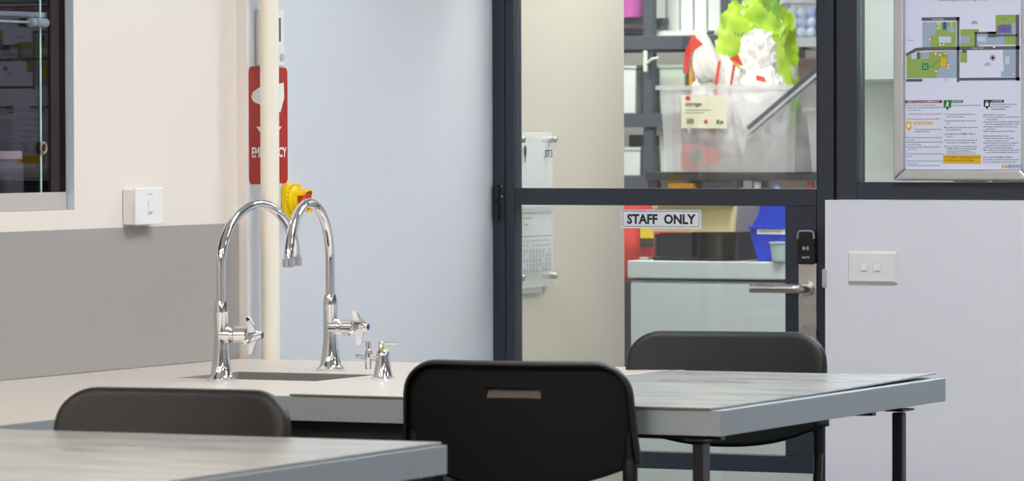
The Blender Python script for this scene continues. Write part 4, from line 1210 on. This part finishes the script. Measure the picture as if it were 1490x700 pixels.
for k in range(5):
    x0 = -5.612 + 0.046 * k
    f = thing('ring_binder', ['leftmost', 'second', 'third', 'fourth', 'rightmost'][k] + ' white ring binder in the row on the rack top', 'binder', (x0, 12.66, 1.6775), group='white ring binders on the rack')
    obj('spine', MB().box(x0, x0 + 0.040, 12.70, 12.706, 1.6775, 1.98), 'binder_white', f, bevel=0.001)
    obj('cover', MB().box(x0, x0 + 0.003, 12.7065, 12.95, 1.6775, 1.98), 'binder_white', f)
    obj('cover', MB().box(x0 + 0.037, x0 + 0.040, 12.7065, 12.95, 1.6775, 1.98), 'binder_white', f)
    obj('paper_block', MB().box(x0 + 0.006, x0 + 0.034, 12.72, 12.94, 1.680, 1.96), 'binder_grey', f)
tag(obj('paper_stack', MB().prism([(-5.62, 12.632, 1.6776), (-5.41, 12.632, 1.6776), (-5.40, 12.632, 1.6930), (-5.60, 12.632, 1.6930)], (0, 0.06, 0)), 'paper_white'), 'flat stack of white paper in front of the ring binders', 'paper stack')
zz = 1.6777
for k, (h, x1, m) in enumerate(((0.012, -5.610, 'tray_black'), (0.010, -5.598, 'brown_post'), (0.012, -5.590, 'tray_grey'), (0.020, -5.556, 'rack_dark'))):
    tag(obj('flat_folder', MB().box(-5.80, x1, 12.636, 12.638, zz, zz + h - 0.0005).box(-5.80, x1, 12.638, 12.69, zz, zz + h - 0.0005), m, bevel=0.001),
        ['bottom', 'second from bottom', 'third from bottom', 'top wide'][k] + ' dark folder of the pile on the rack top', 'folder', group='dark folders piled on the rack')
    zz += h + 0.0005
pk = thing('pink_tub', 'pink plastic tub on the pile of dark folders', 'tub', (-5.66, 12.65, zz))
obj('tub_body', MB().lathe([(0.030, 0.0), (0.034, 0.003), (0.046, 0.085)], (-5.66, 12.653, zz), n=24), 'pink_plastic', pk)
obj('rim', MB().lathe([(0.046, 0.0852), (0.049, 0.086), (0.049, 0.090), (0.046, 0.091)], (-5.66, 12.653, zz), n=24), 'pink_plastic', pk)

# ---- big storage tub with bags
TS = 1.2643
tb = thing('storage_tub', 'large translucent storage tub with plastic bags sticking out', 'storage tub', (-5.02, 12.08, TS))
def tub_shell(x0, x1, y0, y1, z0, z1, ins=0.014, t_=0.003):
    mb = MB()
    o = [(x0 + ins, y0 + ins, z0), (x1 - ins, y0 + ins, z0), (x1 - ins, y1 - ins, z0), (x0 + ins, y1 - ins, z0), (x0, y0, z1), (x1, y0, z1), (x1, y1, z1), (x0, y1, z1)]
    return mb.add(o, [(3, 2, 1, 0), (0, 1, 5, 4), (1, 2, 6, 5), (2, 3, 7, 6), (3, 0, 4, 7)])
obj('tub_body', tub_shell(-5.228, -4.80, 11.875, 12.20, TS, 1.505), 'tub_clear', tb)
rm = MB()
rm.box(-5.238, -4.79, 11.865, 11.878, 1.503, 1.515); rm.box(-5.238, -4.79, 12.197, 12.21, 1.503, 1.515)
rm.box(-5.238, -5.226, 11.878, 12.197, 1.503, 1.515); rm.box(-4.802, -4.79, 11.878, 12.197, 1.503, 1.515)
obj('rim', rm, 'tub_clear', tb)
la = obj('label', MB().prism([(-5.157, 11.866, 1.392), (-5.014, 11.866, 1.390), (-5.012, 11.864, 1.484), (-5.156, 11.864, 1.487)], (0, 0.001, 0)), 'label_cream', tb)
lt = MB()
lt.text('storage', 0.017, (-5.143, 11.863, 1.456), (1, 0, 0), (0, 0, 1), off=0.0004)
for k, w in enumerate((0.08, 0.06)):
    lt.poly([(-5.143, 11.863, 1.444 - 0.008 * k), (-5.143 + w, 11.863, 1.444 - 0.008 * k), (-5.143 + w, 11.863, 1.4425 - 0.008 * k), (-5.143, 11.863, 1.4425 - 0.008 * k)])
for k in range(9):
    lt.poly([(-5.138 + k * 0.0025, 11.863, 1.404), (-5.1365 + k * 0.0025, 11.863, 1.404), (-5.1365 + k * 0.0025, 11.863, 1.419), (-5.138 + k * 0.0025, 11.863, 1.419)])
lt.poly([(-5.045, 11.863, 1.404), (-5.036, 11.863, 1.404), (-5.036, 11.863, 1.415), (-5.045, 11.863, 1.415)])
lt.poly([(-5.033, 11.863, 1.404), (-5.024, 11.863, 1.404), (-5.024, 11.863, 1.412), (-5.033, 11.863, 1.412)])
obj('lettering', lt, 'label_text', la, smooth=False)
lr = MB()
lr.poly([(-5.142, 11.863, 1.472), (-5.128, 11.863, 1.472), (-5.128, 11.863, 1.484), (-5.142, 11.863, 1.484)])
lr.lathe([(0.006, 0), (0.006, 0.0002)], (-5.078, 11.863, 1.410), axis=(0, -1, 0), n=14)
obj('red_print', lr, 'map_red', la, smooth=False)

def crumple(seed, c, r, pts_fn, sub=4, amp=0.10):
    """closed crumpled plastic film: an icosphere pushed into shape and folded by ridged noise"""
    bm = bmesh.new()
    bmesh.ops.create_icosphere(bm, subdivisions=sub, radius=1.0)
    for v in bm.verts:
        n = v.co.normalized()
        q = pts_fn(n)
        f1 = 1 - abs(noise.noise(n * 2.3 + Vector((seed, 0, 0)))) * 3
        f2 = 1 - abs(noise.noise(n * 5.1 + Vector((0, seed, 0)))) * 3
        f2 += 0.5 * (1 - abs(noise.noise(n * 11.0 + Vector((0, 0, seed)))) * 3)
        v.co = Vector(c) + Vector((q.x * r[0], q.y * r[1], q.z * r[2])) * (1 + amp * f1 + amp * 0.5 * f2)
    mb = MB()
    bm.verts.ensure_lookup_table()
    mb.add([v.co.copy() for v in bm.verts], [[v.index for v in f.verts] for f in bm.faces])
    bm.free()
    return mb
def squarish(n, p=0.6):
    return Vector((math.copysign(abs(n.x) ** p, n.x), math.copysign(abs(n.y) ** p, n.y), math.copysign(abs(n.z) ** p, n.z)))
# white and red bag standing in the tub
wb = thing('white_bag', 'crumpled white plastic bag with red stripes in the storage tub', 'plastic bag', (-5.08, 12.0, TS))
def shape1(n):
    q = squarish(n, 0.62)
    if q.z > 0:
        q.x = q.x * (1 - 0.45 * q.z) - 0.25 * q.z
        q.y *= (1 - 0.6 * q.z)
    return q
obj('film', crumple(3.1, (-5.075, 11.99, 1.445), (0.090, 0.062, 0.145), shape1, 5, 0.12), 'bag_white', wb, smooth=True)
def peak(n):
    q = squarish(n, 0.8)
    k_ = (q.z + 1) / 2
    q.x = q.x * (1 - 0.85 * k_) - 0.55 * k_
    q.y = q.y * (1 - 0.8 * k_)
    return q
obj('corner_peak', crumple(6.3, (-5.100, 11.955, 1.605), (0.060, 0.035, 0.085), peak, 4, 0.07), 'bag_white', wb, smooth=True)
obj('red_corner', MB().add([(-5.168, 11.904, 1.55), (-5.162, 11.904, 1.612), (-5.138, 11.906, 1.664), (-5.102, 11.902, 1.634), (-5.138, 11.902, 1.612), (-5.156, 11.904, 1.55)],
    [(0, 1, 4, 5), (1, 2, 3, 4)]), 'bag_red', wb)
obj('red_stripe', MB().add([(-5.075, 11.902, 1.35), (-5.066, 11.902, 1.35), (-5.056, 11.90, 1.52), (-5.066, 11.90, 1.52), (-5.048, 11.905, 1.585), (-5.058, 11.905, 1.585)],
    [(0, 1, 2, 3), (3, 2, 4, 5)]), 'bag_red', wb)
obj('red_base', MB().add([(-5.172, 11.902, 1.275), (-5.055, 11.902, 1.285), (-5.055, 11.902, 1.335), (-5.172, 11.902, 1.350)], [(0, 1, 2, 3)]), 'bag_red', wb)
obj('grey_band', MB().add([(-5.170, 11.902, 1.353), (-5.060, 11.902, 1.333), (-5.060, 11.902, 1.352), (-5.170, 11.902, 1.372)], [(0, 1, 2, 3)]), 'print_grey', wb)
obj('green_emblem', MB().lathe([(0.022, 0), (0.022, 0.0004)], (-5.125, 11.9012, 1.312), axis=(0, -1, 0), n=20), 'map_dkgreen', wb)
w2b = thing('white_bag', 'smaller white bag with red corners lying across the tub', 'plastic bag', (-4.97, 11.99, TS))
def shape2(n):
    q = squarish(n, 0.66)
    if q.z > 0:
        q.x = q.x * (1 - 0.35 * q.z) + 0.30 * q.z * (q.x + 0.2)
        q.y *= (1 - 0.5 * q.z)
    return q
obj('film', crumple(8.4, (-4.955, 11.985, 1.425), (0.066, 0.060, 0.125), shape2, 5, 0.13), 'bag_white', w2b, smooth=True)
obj('red_corner', MB().add([(-5.020, 11.898, 1.592), (-4.990, 11.894, 1.604), (-4.975, 11.896, 1.570), (-4.998, 11.894, 1.575)], [(0, 1, 2, 3)]), 'bag_red', w2b)
obj('red_corner', MB().add([(-4.936, 11.900, 1.528), (-4.905, 11.902, 1.522), (-4.912, 11.902, 1.538), (-4.936, 11.900, 1.544)], [(0, 1, 2, 3)]), 'bag_red', w2b)
obj('red_stripe', MB().add([(-5.018, 11.898, 1.515), (-5.010, 11.898, 1.515), (-4.998, 11.894, 1.575), (-5.006, 11.894, 1.575)], [(0, 1, 2, 3)]), 'bag_red', w2b)
gb = thing('green_bag', 'shiny lime green plastic bag rising out of the storage tub', 'plastic bag', (-5.03, 12.1, TS))
def shape3(n):
    q = squarish(n, 0.7)
    if q.z < 0:
        q.x = q.x * (1 + 0.10 * q.z) + 0.35 * -q.z
    return q
obj('film', crumple(5.7, (-5.018, 12.10, 1.560), (0.100, 0.075, 0.185), shape3, 5, 0.17), 'bag_green', gb, smooth=True)
w3b = thing('white_bag', 'white printed bag folded over the front of the green bag', 'plastic bag', (-4.98, 12.0, TS))
obj('film', crumple(2.2, (-4.978, 12.015, 1.600), (0.046, 0.028, 0.062), lambda n: squarish(n, 0.75), 5, 0.20), 'bag_white', w3b, smooth=True)
obj('green_print', MB().text('Nature', 0.022, (-5.035, 11.972, 1.655), (0.98, 0, 0.1), (-0.1, 0, 1)), 'map_dkgreen', w3b, smooth=False)

ld = thing('tub_lid', 'clear lid with a pale rim leaning across the storage tub', 'lid', (-4.8, 11.85, TS))
a0 = Vector((-4.921, 11.845, 1.368)); a1 = Vector((-4.66, 11.845, 1.573))
dl = (a1 - a0).normalized(); nn = Vector((-dl.z, 0, dl.x))
obj('lid_sheet', MB().prism([a0, a1, a1 + nn * 0.010, a0 + nn * 0.010], (0, -0.05, 0)), 'clear_thin', ld)
obj('pale_rim', MB().prism([a0 + Vector((0, -0.051, 0)), a1 + Vector((0, -0.051, 0)), a1 + nn * 0.008 + Vector((0, -0.051, 0)), a0 + nn * 0.008 + Vector((0, -0.051, 0))], (0, -0.006, 0)), 'rack_pale', ld)
obj('dark_rim', MB().prism([a0 + nn * 0.009, a1 + nn * 0.009, a1 + nn * 0.034, a0 + nn * 0.034], (0, -0.006, 0)), 'rack_grey', ld)

cx2 = thing('storage_tub', 'smaller clear tub at the right end of the dark rack', 'storage tub', (-4.72, 12.08, TS))
obj('tub_body', tub_shell(-4.782, -4.50, 11.90, 12.25, TS, 1.440), 'tub_clear', cx2)
obj('rim', MB().box(-4.79, -4.49, 11.89, 11.90, 1.438, 1.449).box(-4.79, -4.49, 12.25, 12.26, 1.438, 1.449), 'tub_clear', cx2)
wr = thing('striped_box', 'white box with a red stripe between the two clear tubs', 'box', (-4.92, 12.26, TS))
obj('body', MB().box(-4.957, -4.880, 12.225, 12.32, TS, 1.330), 'paper_white', wr)
obj('red_band', MB().box(-4.9575, -4.8795, 12.2245, 12.32, 1.3302, 1.342), 'bag_red', wr)
obj('top_panel', MB().box(-4.957, -4.880, 12.225, 12.32, 1.3422, 1.370), 'rack_grey', wr)
pt = thing('artificial_plant', 'green leafy plant in the right-hand clear tub', 'plant', (-4.70, 12.08, TS))
obj('stem', MB().tube([(-4.72, 12.07, TS + 0.002), (-4.725, 12.07, 1.40), (-4.73, 12.06, 1.48)], 0.004, 8), 'leaf', pt)
for k in range(16):
    a = k * 2.4; z = 1.36 + 0.012 * k
    c_ = Vector((-4.73, 12.06, z)); dr = Vector((cos(a), sin(a) * 0.6, 0.3)); sd = Vector((-sin(a), cos(a), 0.1)) * 0.013
    L_ = 0.05
    obj('leaf', MB().add([c_, c_ + dr * L_ * 0.5 + sd, c_ + dr * L_, c_ + dr * L_ * 0.5 - sd, c_ + dr * L_ * 0.5 + Vector((0, 0, 0.006))], [(0, 1, 4), (1, 2, 4), (2, 3, 4), (3, 0, 4)]), 'leaf', pt)

# pale rack: clear box of white and blue balls, blue crate
SB = 1.6615
bb = thing('clear_box', 'clear box of white and blue balls on the pale rack', 'box', (-5.02, 12.6, SB))
obj('box_body', tub_shell(-5.085, -4.975, 12.455, 12.75, SB, 1.765, 0.006), 'clear_thin', bb)
obj('lid', MB().box(-5.09, -4.97, 12.45, 12.755, 1.7652, 1.778), 'tub_clear', bb, bevel=0.002)
k = 0
for ix in range(3):
    for iz in range(3):
        for iy in range(2):
            r_ = 0.0155
            c_ = (-5.061 + 0.032 * ix + 0.002 * (iz % 2), 12.482 + iy * 0.033, SB + 0.017 + iz * 0.0305)
            tag(obj('ball', MB().lathe([(r_ * sin(pi * q / 8) + 1e-5, -r_ * cos(pi * q / 8)) for q in range(9)], c_, n=14), 'ball_mid' if (ix * 2 + iz + iy) % 3 == 0 else 'ball_blue'),
                'small %s ball in the clear box on the pale rack' % ('blue' if (ix * 2 + iz + iy) % 3 == 0 else 'white'), 'ball', group='balls in the clear box, ' + ('blue' if (ix * 2 + iz + iy) % 3 == 0 else 'white'))
cr_ = thing('blue_crate', 'blue plastic crate right of the clear box on the pale rack', 'crate', (-4.86, 12.6, SB))
obj('body', tub_shell(-4.962, -4.70, 12.455, 12.75, SB, 1.775, 0.006), 'bin_blue', cr_)
obj('rim', MB().box(-4.968, -4.694, 12.449, 12.4548, 1.765, 1.777), 'bin_blue', cr_)

# small things on the shelf just under the tub
SC = 1.0205
for nm, lab, cat, x0, x1, top_, m in (('orange_box', 'orange box under the dark rack shelf', 'box', -5.215, -5.135, 1.231, 'orange_box'), ('grey_box', 'grey box beside the orange box under the tub', 'box', -5.105, -5.045, 1.236, 'rack_grey'),
                                      ('black_case', 'black case under the storage tub', 'case', -5.195, -5.10, 1.238, 'print_black')):
    y0 = 12.0 if nm == 'black_case' else 11.90
    tag(obj(nm, MB().box(x0, x1, y0, y0 + 0.08, SC, top_), m, bevel=0.003), lab, cat)
for nm, lab, x, h, m, m2 in (('spray_bottle', 'white bottle under the right half of the dark rack', -4.945, 0.170, 'white_plastic', 'white_plastic'), ('glue_bottle', 'bottle with a blue cap under the dark rack', -4.885, 0.168, 'ball_blue', 'ball_mid'),
                             ('paint_bottle', 'bottle with a red cap at the right under the dark rack', -4.78, 0.170, 'red_plastic', 'map_red')):
    t = thing(nm, lab, 'bottle', (x, 11.93, SC))
    obj('bottle_body', MB().lathe([(0.018, 0), (0.020, 0.004), (0.020, h), (0.010, h + 0.018), (0.009, h + 0.024)], (x, 11.93, SC), n=18), m, t)
    obj('cap', MB().lathe([(0.011, h + 0.0245), (0.011, h + 0.044), (0.009, h + 0.046)], (x, 11.93, SC), n=14), m2, t)

# ---- pale cupboard seen through the glazing right of the door
cp = thing('wall_cupboard', 'pale cupboard with an open niche behind the glazing and poster', 'cupboard', (-3.4, 10.5, 0))
obj('overhead_body', MB().box(-4.035, -2.6, 10.22, 10.40, 1.502, 2.4), 'box_white', cp, bevel=0.002)
obj('back_panel', MB().box(-4.075, -2.6, 10.405, 10.43, 0.0, 2.4), 'box_white', cp)
obj('worktop', MB().box(-4.05, -2.6, 10.10, 10.40, 1.02, 1.05), 'rack_pale', cp, bevel=0.002)
obj('base_body', MB().box(-4.05, -2.6, 10.16, 10.40, 0, 1.0195), 'box_white', cp)
for k in range(2):
    x = -3.98 + 0.69 * k
    dd = obj('door', MB().box(x - 0.05, x + 0.635, 10.203, 10.2195, 1.505, 2.395), 'box_white', cp, bevel=0.0015)
    obj('handle', MB().tube([(x + 0.58, 10.203, 1.60), (x + 0.58, 10.18, 1.60), (x + 0.58, 10.18, 1.72), (x + 0.58, 10.203, 1.72)], 0.004, 8), 'satin_steel', dd)
for x, r_, h, lab in ((-3.715, 0.040, 0.222, 'dark round tin under the poster, left one'), (-3.60, 0.055, 0.226, 'dark round tin under the poster, right one')):
    t = thing('round_tin', lab, 'tin', (x, 10.32, 1.05), group='tins on the storeroom worktop')
    obj('tin_body', MB().lathe([(r_, 0.0005), (r_, h - 0.03)], (x, 10.32, 1.05), n=24), 'can_dark', t)
    obj('lid', MB().lathe([(r_ + 0.002, h - 0.0298), (r_ + 0.002, h - 0.012), (r_ * 0.7, h - 0.003), (r_ * 0.3, h)], (x, 10.32, 1.05), n=24), 'can_dark', t)

# drop the helper property
for o in bpy.data.objects:
    if '_o' in o.keys():
        del o['_o']
